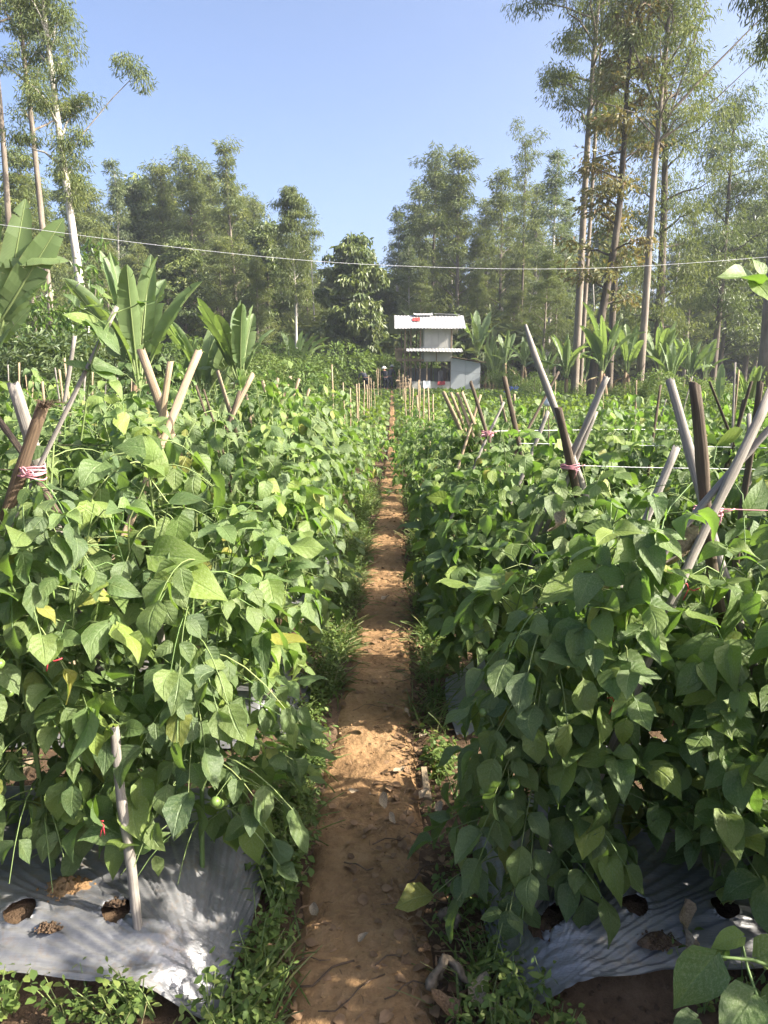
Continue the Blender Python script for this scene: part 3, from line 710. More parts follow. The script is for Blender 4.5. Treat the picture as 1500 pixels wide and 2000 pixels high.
# ------------------------------------------------------------------ weeds, grass, litter
def undergrowth():
    g = np.random.default_rng(31); mb = MB()
    pos = []; 
    n = 5200
    y = 1.05 + 8.6 * g.random(n) ** 1.35; side = np.where(g.random(n) < .54, -1, 1)
    c = PATH_C(y)
    x = c + side * (np.where(side < 0, .22, .235) + np.abs(g.normal(0, .10, n)))
    far = g.random(n) < .16                                            # furrows between the beds
    xf = np.where(side < 0, -1, 1) * g.uniform(.4, 2.2, n); kf = g.integers(0, 5, n); yf = Y0 - PITCH_Y / 2 + kf * PITCH_Y + g.normal(0, .09, n)
    x = np.where(far, xf, x); y = np.where(far, yf, y)
    pat = fbm(x * 2.2, y * 2.2, 3) + np.where(side < 0, .26, .02)
    ok = (pat > -.12) & (y > .9) & ~((x < -.47) & (y < 4.3) & ~far) & ~((x < -.43) & (y < 2.45)) & ~((x > .27) & (y < 2.4)) & ~((side > 0) & (y < 2.5) & (g.random(len(y)) < .62))
    x, y, pat = x[ok], y[ok], pat[ok]
    z = ground_h(x, y)
    for i in range(len(x)):
        hgt = g.uniform(.03, .13) * (1 + pat[i]) * (1.0 if y[i] < 5 else 1.25); nl = int(g.integers(6, 13))
        lean = g.normal(0, .35, 2)
        q = g.random(nl) ** .7
        a = g.uniform(0, 6.28, nl); out = g.uniform(.004, .02, nl)
        p = np.stack([x[i] + lean[0] * hgt * q + np.cos(a) * out, y[i] + lean[1] * hgt * q + np.sin(a) * out, z[i] + hgt * q], 1)
        pos.append((p, a, np.full(nl, g.random())))
    p = np.concatenate([q[0] for q in pos]); a = np.concatenate([q[1] for q in pos]); r = np.concatenate([q[2] for q in pos])
    n = len(p); pt = g.normal(.25, .35, n)
    d = np.stack([np.cos(a) * np.cos(pt), np.sin(a) * np.cos(pt), -np.sin(pt)], 1)
    nn = np.array([0, 0, 1.0]) + g.normal(0, .35, (n, 3))
    L = g.uniform(.010, .032, n); wr = g.uniform(.45, 1.15, n)
    mb.scatter(OVAL[0], p, frames(d, nn), np.stack([L * wr, L, L], 1), (r + g.normal(0, .1, n)) % 1)
    o = mb.build('undergrowth', M['weed']); tag(o, 'small leafy weeds crowding both edges of the path', kind='stuff')
    # grass blades
    mb = MB(); n = 1700
    y = 1.1 + 8 * g.random(n) ** 1.3; side = np.where(g.random(n) < .62, -1, 1)
    x = PATH_C(y) + side * (.20 + np.abs(g.normal(0, .11, n)))
    ok = (fbm(x * 1.6 + 9, y * 1.6, 3) + .12 * (side < 0) > -.02) & ((y > 2.35) | (g.random(n) < .22)) & ((side < 0) | (g.random(n) < .45))
    x, y = x[ok], y[ok]; nb = 9; n = len(x) * nb
    x = np.repeat(x, nb) + g.normal(0, .018, n); y = np.repeat(y, nb) + g.normal(0, .018, n); z = ground_h(x, y)
    a = g.uniform(0, 6.28, n); el = R(1) * g.uniform(25, 85, n)
    d = np.stack([np.cos(a) * np.cos(el), np.sin(a) * np.cos(el), np.sin(el)], 1)
    nn = np.stack([-np.cos(a) * np.sin(el), -np.sin(a) * np.sin(el), np.cos(el)], 1)
    L = g.uniform(.05, .19, n)
    mb.scatter(BLADE, np.stack([x, y, z], 1), frames(d, nn), np.stack([np.full(n, .10), L, L], 1), g.random(n))
    o = mb.build('grass', M['grass']); tag(o, 'thin green and straw grass blades along the path edges', kind='stuff')
    # dry bits of leaf and straw on the soil
    mb = MB(); n = 2600
    y = 1.0 + 7 * g.random(n) ** 1.2; sd = g.random(n)
    x = np.where(sd < .68, PATH_C(y) + .19 + g.normal(0, .09, n), PATH_C(y) + g.normal(0, .22, n))
    z = np.maximum(ground_h(x, y) + .006, .012)
    a = g.uniform(0, 6.28, n); d = np.stack([np.cos(a), np.sin(a), g.normal(0, .12, n)], 1); nn = np.array([0, 0, 1.0]) + g.normal(0, .3, (n, 3))
    L = g.uniform(.010, .045, n); wd = L * np.where(g.random(n) < .6, .25, 1.2)
    mb.scatter(OVAL[2], np.stack([x, y, z], 1), frames(d, nn), np.stack([wd, L, L], 1), g.random(n))
    o = mb.build('plant_litter', M['dead']); tag(o, 'dry leaf crumbs and straw scattered on the trodden soil', kind='stuff')
    # clods
    mb = MB(); n = 700
    y = 1.0 + 5 * g.random(n) ** 1.3; x = PATH_C(y) + g.normal(.02, .22, n)
    z = np.maximum(ground_h(x, y), .004)
    bl = MB().ball((0, 0, 0), 1, 5, 3); Vb = bl.V[0]; Fb = bl.F[4][0]
    s = g.uniform(.0015, .005, n)
    mb.scatter((Vb, Fb, np.zeros((len(Vb), 2))), np.stack([x, y, z], 1), frames(g.normal(0, 1, (n, 3)), g.normal(0, 1, (n, 3))), np.stack([s, s * 1.2, s * .8], 1), g.random(n))
    o = mb.build('soil_crumbs', M['path']); tag(o, 'loose soil crumbs on the path', kind='stuff'); mb = MB()
    n = 420; x = g.uniform(-1.5, -.35, n); y = 1.42 + np.abs(g.normal(0, .07, n)); x[200:] = g.uniform(.15, 1.1, 220); y[200:] = g.uniform(1.3, 1.60, 220)
    s = g.uniform(.003, .010, n)
    mb.scatter((Vb, Fb, np.zeros((len(Vb), 2))), np.stack([x, y, ground_h(x, y)], 1), frames(g.normal(0, 1, (n, 3)), g.normal(0, 1, (n, 3))), np.stack([s, s * 1.2, s * .8], 1), g.random(n))
    o = mb.build('soil_crumbs', M['soil']); tag(o, 'loose dark soil crumbs below the film edges', kind='stuff')
undergrowth()
def weed_plants():
    g = np.random.default_rng(37)
    meshes = []
    for q in range(5):
        mb = MB(); st = MB(); nst = int(g.integers(3, 6))
        P_, D_, N_, L_ = [], [], [], []
        for s in range(nst):
            a = g.uniform(0, 6.28); H = g.uniform(.07, .15); top = rot_az(a) * H * g.uniform(.2, .6) + [0, 0, H]
            st.tube([np.zeros(3), top * .5 + [0, 0, .01], top], [.002, .0017, .001], 4, .4, False)
            for u in np.linspace(.35, 1, 4):
                for e in (0, math.pi):
                    az = a + u * 5 + e; pt = g.normal(.1, .3)
                    P_.append(top * u + rot_az(az) * .008); D_.append(rot_az(az) * math.cos(pt) - np.array([0, 0, math.sin(pt)])); N_.append(np.array([0, 0, 1.0]) + g.normal(0, .25, 3)); L_.append(g.uniform(.022, .042) * (1.15 - .4 * u))
        L_ = np.array(L_)
        L_ = L_ * .85; mb.scatter(OVAL[q % 3], np.array(P_), frames(np.array(D_), np.array(N_)), np.stack([L_ * (.6 + .12 * q), L_, L_], 1), g.random(len(L_)))
        fm = mb.mesh('leaves'); fm.materials.append(M['weed']); sm = st.mesh('stem'); sm.materials.append(M['stem']); meshes.append((fm, sm))
    spots = []
    for q in range(46):
        y = g.uniform(1.35, 2.7); x = PATH_C(y) - .22 - abs(g.normal(0, .07)); spots.append((x, y, 'left'))
    for q in range(16):
        y = g.uniform(1.3, 2.6); spots.append((PATH_C(y) + .30 + abs(g.normal(0, .06)), y, 'right'))
    for q in range(11): spots.append((g.uniform(-1.0, -.55), g.uniform(1.455, 1.52), 'under the film edge'))
    for q in range(12): spots.append((g.uniform(.3, .95), g.uniform(1.42, 1.57), 'under the right film edge'))
    for x, y, s in spots:
        t = empty('weed_plant', (x, y, float(ground_h(np.array(x), np.array(y)))), g.uniform(0, 6.28)); sc = g.uniform(.7, 1.25); t.scale = (sc,) * 3
        lab = {'left': 'small broad-leaved weed on the left edge of the path', 'right': 'small broad-leaved weed on the right edge of the path', 'under the film edge': 'low weed in bare soil below the edge of the left plastic film', 'under the right film edge': 'low weed in bare soil below the edge of the right plastic film'}[s]
        tag(t, lab, 'weed', 'weeds: ' + s)
        m_ = meshes[g.integers(5)]
        o = ob('leaves', m_[0], None, t); o['kind'] = 'stuff'; ob('stem', m_[1], None, t)
weed_plants()
def debris():
    g = np.random.default_rng(41)
    dm = []
    for q in range(4):
        V, F, U = leaf_tpl(800 + q, 1, .28, 6, 2, 'oval', .9, -.3, .14); dm.append(new_mesh('dead_leaf', V, [F], U)); dm[-1].materials.append(M['dead' if q % 2 else 'dead_pale'])
    for px, py, L in ((745, 1172, .07), (770, 1175, .06), (790, 1150, .05), (735, 1555, .05), (750, 1580, .06), (700, 1545, .04), (600, 1640, .06), (930, 1970, .09), (900, 1985, .09), (960, 1960, .07), (790, 1500, .05), (815, 1265, .07), (800, 1240, .06), (840, 1850, .05), (620, 1790, .05), (860, 1650, .05), (700, 1840, .035), (820, 1560, .05), (770, 1610, .045), (855, 1590, .05), (690, 1215, .05), (800, 1400, .05), (820, 1440, .06), (730, 1100, .06)):
        p = G(px, py, .02)
        o = ob('dead_leaf', dm[g.integers(4)], None); o.location = p; o.scale = (L, L, L); o.rotation_euler = (g.normal(0, .3), g.normal(0, .3), g.uniform(0, 6.28))
        tag(o, 'curled dry brown leaf lying on the earth path', 'dead leaf', 'dead leaves on the path')
    for q, (px, py, L) in enumerate(((640, 1900, .16), (800, 1930, .14), (720, 1380, .16), (760, 1640, .12), (850, 1640, .18), (880, 1760, .16), (690, 1940, .20), (830, 1700, .15), (600, 1880, .12), (765, 1870, .10), (790, 1760, .14), (900, 1830, .14), (860, 1480, .16), (780, 1230, .2), (720, 1270, .12), (810, 1330, .2), (700, 1690, .1), (950, 1900, .2))):
        p = G(px, py, .018); a = g.uniform(-.8, .8); tt = np.linspace(-.5, .5, 6)
        mb = MB(); mb.tube(np.stack([tt * L, .12 * L * np.sin(tt * 5 + q), .006 * np.cos(tt * 9)], 1), g.uniform(.0014, .003), 5)
        o = mb.build('twig', M['twig']); o.location = p; o.rotation_euler = (0, 0, a); tag(o, 'thin dry twig lying on the path', 'twig', 'twigs on the path')
    # a split bit of wood standing out of the litter
    a = G(828, 1500, .05); b = G(834, 1560, .02); mb = MB(); mb.bar(a, b, .022, .014)
    mb.bar(a + [.004, .01, -.01], b + [.012, 0, -.008], .012, .02)
    tag(mb.build('wood_chip', M['cane'], None, False), 'short split piece of pale wood on the right edge of the path', 'wood piece')
    # the pale knotty root
    mb = MB()
    for q_, (pl, r) in enumerate((([(840, 1935, .02), (852, 1900, .05), (870, 1872, .075), (890, 1880, .07), (905, 1910, .05), (930, 1930, .02), (950, 1938, .015)], .013), ([(868, 1870, .07), (860, 1900, .04), (845, 1930, .015)], .011), ([(885, 1876, .07), (893, 1905, .035), (900, 1930, .012)], .010), ([(855, 1790, .03), (880, 1775, .06), (895, 1790, .05), (890, 1815, .02)], .012), ([(875, 1720, .04), (890, 1745, .05), (885, 1775, .05)], .010))):
        if q_ == 3: tag(mb.build('dry_root', M['root']), 'pale knotty uprooted plant root lying lowest on the right side of the path', 'root'); mb = MB()
        pts = np.array([G(px, py, z) for px, py, z in pl]); tt = np.linspace(0, len(pl) - 1, 16)
        pts = np.stack([np.interp(tt, range(len(pl)), pts[:, c]) for c in range(3)], 1) + g.normal(0, .0022, (16, 3))
        mb.tube(pts, r * (1 + .25 * np.sin(tt * 4)) * np.linspace(1, .6, 16), 7)
    tag(mb.build('dry_root', M['root']), 'dry pale root curled by the path above the knotty one', 'root')
    # soil spilled on the film around the stems and clods on it
    def heap(px, py, z, r, h, label, mt='path'):
        c = G(px, py, z); mb = MB(); rr = np.linspace(0, 1, 9); th = np.linspace(0, 6.283, 28, endpoint=False)
        RR, TT = np.meshgrid(rr, th, indexing='ij')
        x = RR * r * (1 + .25 * np.sin(TT * 3 + px)) * np.cos(TT); y = RR * r * .6 * (1 + .2 * np.sin(TT * 2 + py)) * np.sin(TT)
        zz = h * (1 - RR ** 2) * (1 + .6 * vnoise(x * 60 + px, y * 60) + .5 * vnoise(x * 190, y * 190)) - .004
        i, j = np.meshgrid(np.arange(8), np.arange(28), indexing='ij'); j2 = (j + 1) % 28
        mb.add(np.stack([x, y, zz], -1).reshape(-1, 3), [np.stack([i * 28 + j, (i + 1) * 28 + j, (i + 1) * 28 + j2, i * 28 + j2], -1).reshape(-1, 4)])
        for q in range(60):
            a = g.uniform(0, 6.28); d = r * g.uniform(.2, 1.25); s = g.uniform(.0015, .005)
            mb.ball((d * math.cos(a), d * .6 * math.sin(a), h * .5 * (1 - d / r) + .003), s, 5, 4, 0, (1, 1.2, .8))
        o = mb.build('soil_heap', M[mt]); o.location = c; tag(o, label, 'soil heap')
    heap(133, 1735, .165, .080, .022, 'crumbly brown soil heap around a plant stem on the left film')
    heap(95, 1812, .160, .030, .014, 'small clod of soil on the left film between two planting holes', 'soil')
    heap(222, 1762, .165, .028, .012, 'small soil patch on the left film behind the planting hole', 'soil')
    heap(1285, 1835, .150, .050, .016, 'dark soil and dry leaf clump on the right film edge', 'soil')
    # soil lying in the planting holes
    for hx, hy, lb in ((-.735, 1.665, 'left film hole beside the leaning pole'), (-.995, 1.665, 'left film hole cut by the picture edge'), (.435, 1.685, 'right film hole beside the leaning pole'), (.66, 1.695, 'right film hole by the wilted leaf')):
        mb = MB(); rr = np.linspace(0, 1, 7); th = np.linspace(0, 6.283, 24, endpoint=False); RR, TT = np.meshgrid(rr, th, indexing='ij')
        x = RR * .062 * np.cos(TT); y = RR * .062 * np.sin(TT); zz = .013 * vnoise(x * 70 + hx * 50, y * 70) - .012 * RR
        i, j = np.meshgrid(np.arange(6), np.arange(24), indexing='ij'); j2 = (j + 1) % 24
        mb.add(np.stack([x, y, zz], -1).reshape(-1, 3), [np.stack([i * 24 + j, (i + 1) * 24 + j, (i + 1) * 24 + j2, i * 24 + j2], -1).reshape(-1, 4)])
        o = mb.build('hole_soil', M['soil']); o.location = (hx, hy, .128); o.rotation_euler = (.03, 0, 0); tag(o, 'dark crumbly soil inside the ' + lb, 'soil')
debris()
# ------------------------------------------------------------------ stakes, ties, strings
SG = np.random.default_rng(51)
def stake(p0, p1, w, mat, label, name='wooden_stake', cat='stake', group=None, flat=.55, extend=True, gz=.03, top='cut'):
    a = P(*p0); b = P(*p1); w = w * .80
    if extend:
        d = b - a; tt = (gz - a[2]) / d[2]; b = a + d * tt
    n = 22; q = np.linspace(0, 1, n); pts = a + np.outer(q, b - a)
    L = np.linalg.norm(b - a)
    pts = pts + np.stack([vnoise(q * 3 + p0[0], q * 0 + 1), vnoise(q * 3 + p0[0], q * 0 + 2), q * 0], 1) * min(.020, w * .45)
    rad = w / 2 * (1 + .07 * vnoise(q * 9 + p0[1], q * 0) + np.where(np.arange(n) % 5 == 3, .13, 0))
    mb = MB(); m = 10
    to = CAM - a; up = np.array([to[0], to[1], 0]); up = up / np.linalg.norm(up)
    ang = SG.normal(0, .35); up = np.array([up[0] * math.cos(ang) - up[1] * math.sin(ang), up[0] * math.sin(ang) + up[1] * math.cos(ang), 0])
    mb.tube(pts, rad, m, 0, True, flat, up)
    V = mb.V[0]; dr = (b - a) / L
    if top == 'cut': V[:m] += np.outer(SG.uniform(-.5, .7, m) * w * .5, dr)
    elif top == 'point': V[:m] = a + (V[:m] - a) * .45 - dr * w * .8
    o = mb.build(name, mat)
    return tag(o, label, cat, group), a, b
W = M
def S(p0, p1, w, mat, label, **k): return stake(p0, p1, w, M[mat], label, **k)
# left front bundle
S((28, 748, 2.08), (150, 1140, 2.16), .046, 'wood_grey', 'wide grey split-bamboo stake of the tied bundle, leaning away to the left')
S((86, 786, 1.92), (38, 925, 1.95), .042, 'wood_brown', 'thick brown stake with a frayed fibrous top above the pink tie')
S((230, 600, 2.02), (75, 918, 1.97), .017, 'wood_grey', 'long thin leaning stick that a bean shoot climbs high above the left bed')
S((-8, 802, 2.1), (48, 895, 2.0), .022, 'wood_dark', 'thin dark stake leaning into the tied bundle from the left picture edge', gz=1.12)
S((216, 1420, 1.72), (266, 1826, 1.615), .033, 'wood_grey', 'round pale pole standing in the left plastic film', flat=.95, extend=False)
S((300, 1080, 2.1), (318, 1300, 2.1), .028, 'wood_grey', 'grey stake half hidden in the leaves of the first left bed')
# frayed fibres
mb = MB(); c = P(86, 788, 1.92)
for q in range(46):
    a = SG.uniform(0, 6.28); r = SG.uniform(.002, .018); b_ = c + np.array([r * math.cos(a), r * math.sin(a) * .5, -.012]); t_ = b_ + np.array([SG.normal(.014, .018), SG.normal(0, .01), SG.uniform(.006, .034)])
    mb.tube([b_, (b_ + t_) / 2 + [SG.normal(0, .004), 0, .006], t_ + [SG.uniform(0, .012), 0, -.008]], .0009, 3, 0, False)
fr = mb.build('wood_fibre', M['wood_brown']); fr.parent = bpy.data.objects['wooden_stake.001']; fr['kind'] = 'stuff'
# left middle stakes
S((280, 684, 3.3), (324, 805, 3.25), .047, 'wood_pale', 'pale wide flat stake behind the left bed, leftmost of the pale ones, leaning left')
S((337, 706, 3.2), (319, 812, 3.2), .036, 'cane', 'upright tan stake between two pale crossing ones behind the left bed')
S((393, 685, 3.3), (336, 818, 3.15), .042, 'wood_pale', 'pale wide flat stake behind the left bed leaning right, its top highest')
S((383, 752, 3.1), (419, 858, 3.1), .012, 'wood_dark', 'thin black stick in the left bed, the more leaning of two')
S((399, 760, 3.1), (432, 868, 3.1), .011, 'wood_dark', 'thin black stick in the left bed beside another')
S((420, 724, 4.4), (448, 815, 4.4), .036, 'wood_pale', 'pale flat stake leaning left in front of the tall banana plant')
S((497, 730, 4.5), (443, 835, 4.4), .038, 'wood_pale', 'pale flat stake leaning right in front of the tall banana plant')
S((467, 764, 4.4), (442, 840, 4.35), .030, 'wood_dark', 'dark brown stake crossing behind a pale one by the banana plant')
for i, (p0, p1, w_) in enumerate([((515, 744, 5.6), (530, 800, 5.6), .034), ((545, 738, 5.7), (533, 795, 5.7), .030), ((566, 735, 5.7), (545, 795, 5.7), .036), ((587, 740, 5.9), (570, 790, 5.9), .028), ((604, 760, 5.9), (590, 800, 5.9), .03), ((478, 770, 5.5), (486, 810, 5.5), .026), ((540, 765, 6.9), (548, 800, 6.9), .03)]):
    S(p0, p1, w_, 'wood_pale' if i != 4 else 'cane', 'short pale stake top sticking out of the leaves of the last left beds', group='pale stake tops in the last left beds')
for i, (p0, p1, w_, mt) in enumerate([((36, 708, 6.5), (36, 760, 6.5), .020, 'cane'), ((65, 724, 6.5), (63, 770, 6.5), .015, 'cane'), ((82, 745, 5), (86, 785, 5), .022, 'cane'), ((108, 718, 5.5), (120, 805, 5.5), .014, 'wood_grey'), ((117, 722, 5), (130, 835, 5), .018, 'cane'), ((145, 657, 4.6), (122, 815, 4.6), .030, 'wood_grey'), ((167, 730, 6), (163, 780, 6), .022, 'wood_grey'), ((181, 727, 6.5), (180, 780, 6.5), .018, 'cane'), ((128, 700, 4.8), (140, 820, 4.8), .020, 'cane'), ((230, 738, 7), (229, 780, 7), .012, 'wood_grey'), ((258, 740, 7), (257, 780, 7), .012, 'cane'), ((50, 726, 6.8), (55, 775, 6.8), .012, 'cane'), ((15, 712, 7), (18, 770, 7), .014, 'wood_grey'), ((208, 745, 6.6), (206, 785, 6.6), .014, 'wood_grey'), ((282, 737, 6.8), (290, 780, 6.8), .02, 'wood_brown')]):
    S(p0, p1, w_, mt, 'thin upright cane stake in front of the shrub thicket at the left' if i != 5 else 'tallest stake in front of the shrub thicket, grey and leaning right', group=None if i == 5 else 'thin stakes before the left thicket')
# right front bundle
S((1352, 750, 1.97), (1386, 1000, 1.95), .040, 'wood_dark', 'thick dark upright stake of the front right tied bundle', flat=.8)
S((1312, 741, 2.25), (1418, 1108, 2.0), .034, 'wood_grey', 'pale grey stake with a split top leaning left behind the thick dark one')
S((1494, 762, 1.92), (1180, 1470, 1.80), .038, 'wood_grey', 'long grey stake running from the right picture edge down to the film')
S((1520, 822, 1.90), (1286, 1100, 1.88), .034, 'wood_grey', 'lower of the two grey stakes crossing at the pink tie from the right edge', gz=.88)
S((1322, 872, 2.6), (1240, 1070, 2.5), .034, 'wood_grey', 'short grey stake stump leaning right between the two right bundles')
S((1484, 745, 2.3), (1462, 940, 2.3), .030, 'wood_dark', 'dark stake just behind the grey ones at the right picture edge')
# second right bundle
S((1031, 644, 3.18), (1125, 930, 3.12), .036, 'wood_grey', 'longest pale grey stake of the second right bundle with a pointed top', top='point', flat=.9)
S((1092, 797, 3.08), (1128, 965, 3.1), .042, 'wood_dark', 'dark flat stake with a sawn top in the second right bundle')
S((1190, 738, 3.12), (1068, 985, 3.1), .038, 'wood_grey', 'dark grey stake leaning right in the second right bundle with a split end', gz=.80)
S((1165, 802, 3.14), (1090, 985, 3.1), .026, 'wood_grey', 'thin grey stake alongside the leaning one in the second right bundle', gz=.55)
# third right bundle and others
S((918, 745, 4.4), (956, 858, 4.38), .027, 'wood_dark', 'dark mottled stake leaning left in the third right bundle')
S((985, 735, 4.4), (1009, 855, 4.4), .036, 'wood_dark', 'straight blackish stake between the second and third right bundles')
S((982, 785, 4.5), (930, 900, 4.35), .020, 'wood_grey', 'thin greenish stick leaning right in the third right bundle', gz=.6)
S((1092, 726, 4.7), (1025, 850, 4.5), .022, 'wood_dark', 'thin brown crooked stick leaning right behind the long pale stake', gz=.5)
S((1070, 803, 3.9), (1010, 950, 3.85), .026, 'wood_grey', 'slim brown-grey stick leaning right in the leaves of the third right bed', gz=.5)
S((978, 772, 4.8), (988, 820, 4.8), .022, 'wood_pale', 'short pale stick beside the blackish stake')
for p0, p1, w_ in (((868, 766, 5.7), (888, 812, 5.7), .042), ((880, 766, 5.8), (896, 808, 5.8), .030), ((893, 768, 5.6), (912, 815, 5.6), .034), ((903, 765, 5.6), (922, 815, 5.6), .032), ((936, 772, 5.7), (918, 830, 5.6), .030)):
    S(p0, p1, w_, 'cane', 'short tan stake of the cluster in front of the hut wall', group='tan stake cluster before the hut')
for p0, p1, w_, mt in (((1388, 745, 5), (1407, 795, 5), .026, 'wood_dark'), ((1436, 708, 4.3), (1429, 855, 4.3), .016, 'wood_grey'), ((1443, 722, 4.3), (1432, 830, 4.3), .014, 'cane'), ((1469, 745, 4.3), (1430, 868, 4.3), .026, 'wood_dark'), ((1452, 780, 4.6), (1438, 850, 4.6), .026, 'wood_dark'), ((1289, 752, 4.5), (1272, 885, 4.5), .022, 'wood_dark'), ((1242, 742, 6), (1240, 805, 6), .016, 'cane'), ((1300, 780, 6.2), (1290, 815, 6.2), .016, 'wood_grey'), ((1468, 808, 3.0), (1466, 935, 3.0), .026, 'wood_grey'), ((1065, 770, 6), (1060, 812, 6), .018, 'cane'), ((1352, 735, 6), (1335, 800, 6), .014, 'wood_grey'), ((1085, 745, 8), (1083, 790, 8), .02, 'cane'), ((1003, 770, 8), (1003, 800, 8), .03, 'cane'), ((1178, 740, 9), (1177, 790, 9), .02, 'cane')):
    S(p0, p1, w_, mt, {'wood_dark': 'dark stake standing in the back rows of the right field', 'wood_grey': 'grey stick standing in the back rows of the right field', 'cane': 'tan cane standing in the back rows of the right field'}[mt], group='stakes in the back rows at the right')
# slim upright canes along the far path
for side, lst in (('left', [(648, 712, 8.4), (670, 747, 11.5), (684, 758, 10.6), (696, 750, 12.8), (701, 748, 11.8), (711, 743, 15.5), (716, 751, 16.5), (720, 733, 19), (724, 738, 20.5), (730, 745, 21), (735, 722, 27), (738, 719, 28), (742, 720, 31)]), ('right', [(836, 757, 8.9), (828, 757, 10), (820, 752, 11.5), (814, 772, 12.3), (807, 757, 15), (802, 738, 16.6), (798, 745, 18.5), (792, 737, 22), (787, 731, 25), (779, 722, 33), (790, 757, 14), (846, 770, 12), (818, 742, 13)])):
    for px, py, Y in lst:
        a = P(px, py, Y); b = np.array([a[0] + SG.normal(.03, .05), a[1] + SG.normal(0, .05), -.02]); q = np.linspace(0, 1, 7)
        pts = a + np.outer(q, b - a); pts[1:-1] += SG.normal(0, .006, (5, 3))
        mb = MB(); mb.tube(pts, (.009 if Y < 12 else .012) * (1 + .12 * np.array([0, 1, 0, 0, 1, 0, 0])), 7)
        o = mb.build('cane_stake', M['cane'])
        lab = f'slim upright tan cane on the {side} edge of the far path'; grp = f'slim canes along the far path, {side}'
        if px == 648: lab, grp = 'tallest slim cane on the left of the far path, nearest to the camera', None
        if px == 836: lab, grp = 'thickest slim cane on the right of the far path, nearest to the camera', None
        tag(o, lab, 'stake', grp)
# twine ties
def tie(px, py, Y, r, mat, label, bow=False, n=5, flat=.8, wire=.0022):
    c = P(px, py, Y); mb = MB(); th = np.linspace(0, 2 * np.pi, 26)
    for q in range(n):
        z = (q - n / 2) * wire * 2.1; tl = SG.normal(0, .12)
        mb.tube(np.stack([c[0] + r * np.cos(th), c[1] + r * flat * np.sin(th), c[2] + z + tl * r * np.cos(th) + .002 * np.sin(th * 3 + q)], 1), wire, 6, 0, False)
    if bow:
        for s in (-1, 1):
            q = np.linspace(0, 2 * np.pi, 20); f = c + [0, -r * flat - .006, 0]
            mb.tube(np.stack([f[0] + s * .010 * (1 - np.cos(q)) * (.9 if s > 0 else .55), f[1] - .005 * np.sin(q / 2), f[2] + .008 * np.sin(q) + (.010 if s < 0 else -.002) * (1 - np.cos(q)) * .6], 1), wire * .9, 6, 0, False)
        mb.tube([f, f + [-.012, -.004, -.010], f + [-.028, 0, -.008]], wire * .9, 6)
        mb.ball(f, wire * 2.2, 8, 6)
    else:
        f = c + [r * .6, -r * flat, 0]; mb.tube([f, f + [.012, -.01, .004], f + [.03, -.012, .012]], wire * .9, 6)
        mb.tube([f, f + [-.004, -.01, -.02], f + [-.012, -.004, -.05]], wire * .9, 6)
    return tag(mb.build('twine_tie', M[mat]), label, 'twine')
tie(65, 920, 1.955, .033, 'pink', 'pink twine with a bow round the left front stake bundle', True, 7)
tie(1383, 996, 1.93, .038, 'pink', 'pink twine round the front right stake bundle, string leading off right', False, 5)
tie(1113, 910, 3.10, .040, 'pink', 'pink twine round the second right stake bundle with loose ends', False, 5)
tie(952, 846, 4.38, .036, 'pink', 'pink twine round the third right stake bundle', False, 5, .8, .003)
def line(pts, r, mat, label, cat='string'):
    pts = np.array([P(*q) for q in pts]); t = np.linspace(0, len(pts) - 1, 40)
    pp = np.stack([np.interp(t, range(len(pts)), pts[:, c]) for c in range(3)], 1)
    k = np.ones(5) / 5; sm = np.stack([np.convolve(np.pad(pp[:, c], 2, 'edge'), k, 'valid') for c in range(3)], 1)
    mb = MB(); mb.tube(sm, r, 6); return tag(mb.build('string', M[mat]), label, cat)
line([(1400, 994, 1.9), (1560, 999, 1.9)], .0016, 'pink', 'taut pink string from the front right bundle to the right edge')
line([(1120, 909, 3.06), (1250, 913, 3.06), (1560, 918, 3.06)], .0016, 'white_string', 'taut pale string from the second right bundle across the leaves')
line([(1010, 866, 4.3), (1150, 868, 4.3), (1560, 876, 4.3)], .0022, 'white_string', 'taut pale string across the third right bed')
line([(960, 842, 4.35), (1100, 840, 5.0), (1350, 838, 5.5)], .0016, 'white_string', 'thin string stretched across the back right beds')
line([(-60, 869, 3.0), (110, 869, 3.0), (340, 871, 3.0)], .0012, 'wood_dark', 'thin dark wire stretched over the left beds')
line([(-60, 916, 1.95), (45, 918, 1.95)], .0018, 'wood_dark', 'dark string from the left bundle to the left picture edge')
line([(-180, 417, 4.6), (0, 438, 4.6), (200, 466, 4.6), (400, 490, 4.6), (620, 512, 4.6), (850, 523, 4.6), (1100, 527, 4.6), (1300, 518, 4.6), (1500, 502, 4.6), (1680, 486, 4.6)], .0012, 'white_string', 'sagging white string hung across the whole field above the beds')
# red twine bits among the leaves
for px, py, Y, dx in ((1200, 1372, 1.70, 1), (1435, 1262, 1.75, -1), (98, 1287, 1.66, 1), (203, 1612, 1.64, 0), (1345, 1150, 1.85, 1)):
    c = P(px, py, Y); mb = MB()
    mb.tube([c + [-.02 * dx, 0, .012], c + [-.008, -.004, .016], c], .0016, 5); mb.tube([c, c + [.012 * dx, -.004, -.004], c + [.03 * dx, 0, .002 - .03 * (dx == 0)]], .0016, 5)
    mb.tube([c, c + [-.006, -.003, -.012], c + [-.012, 0, -.032]], .0016, 5)
    tag(mb.build('red_twine', M['red']), 'short red twine tying a stem among the leaves', 'twine', 'red twine ties')
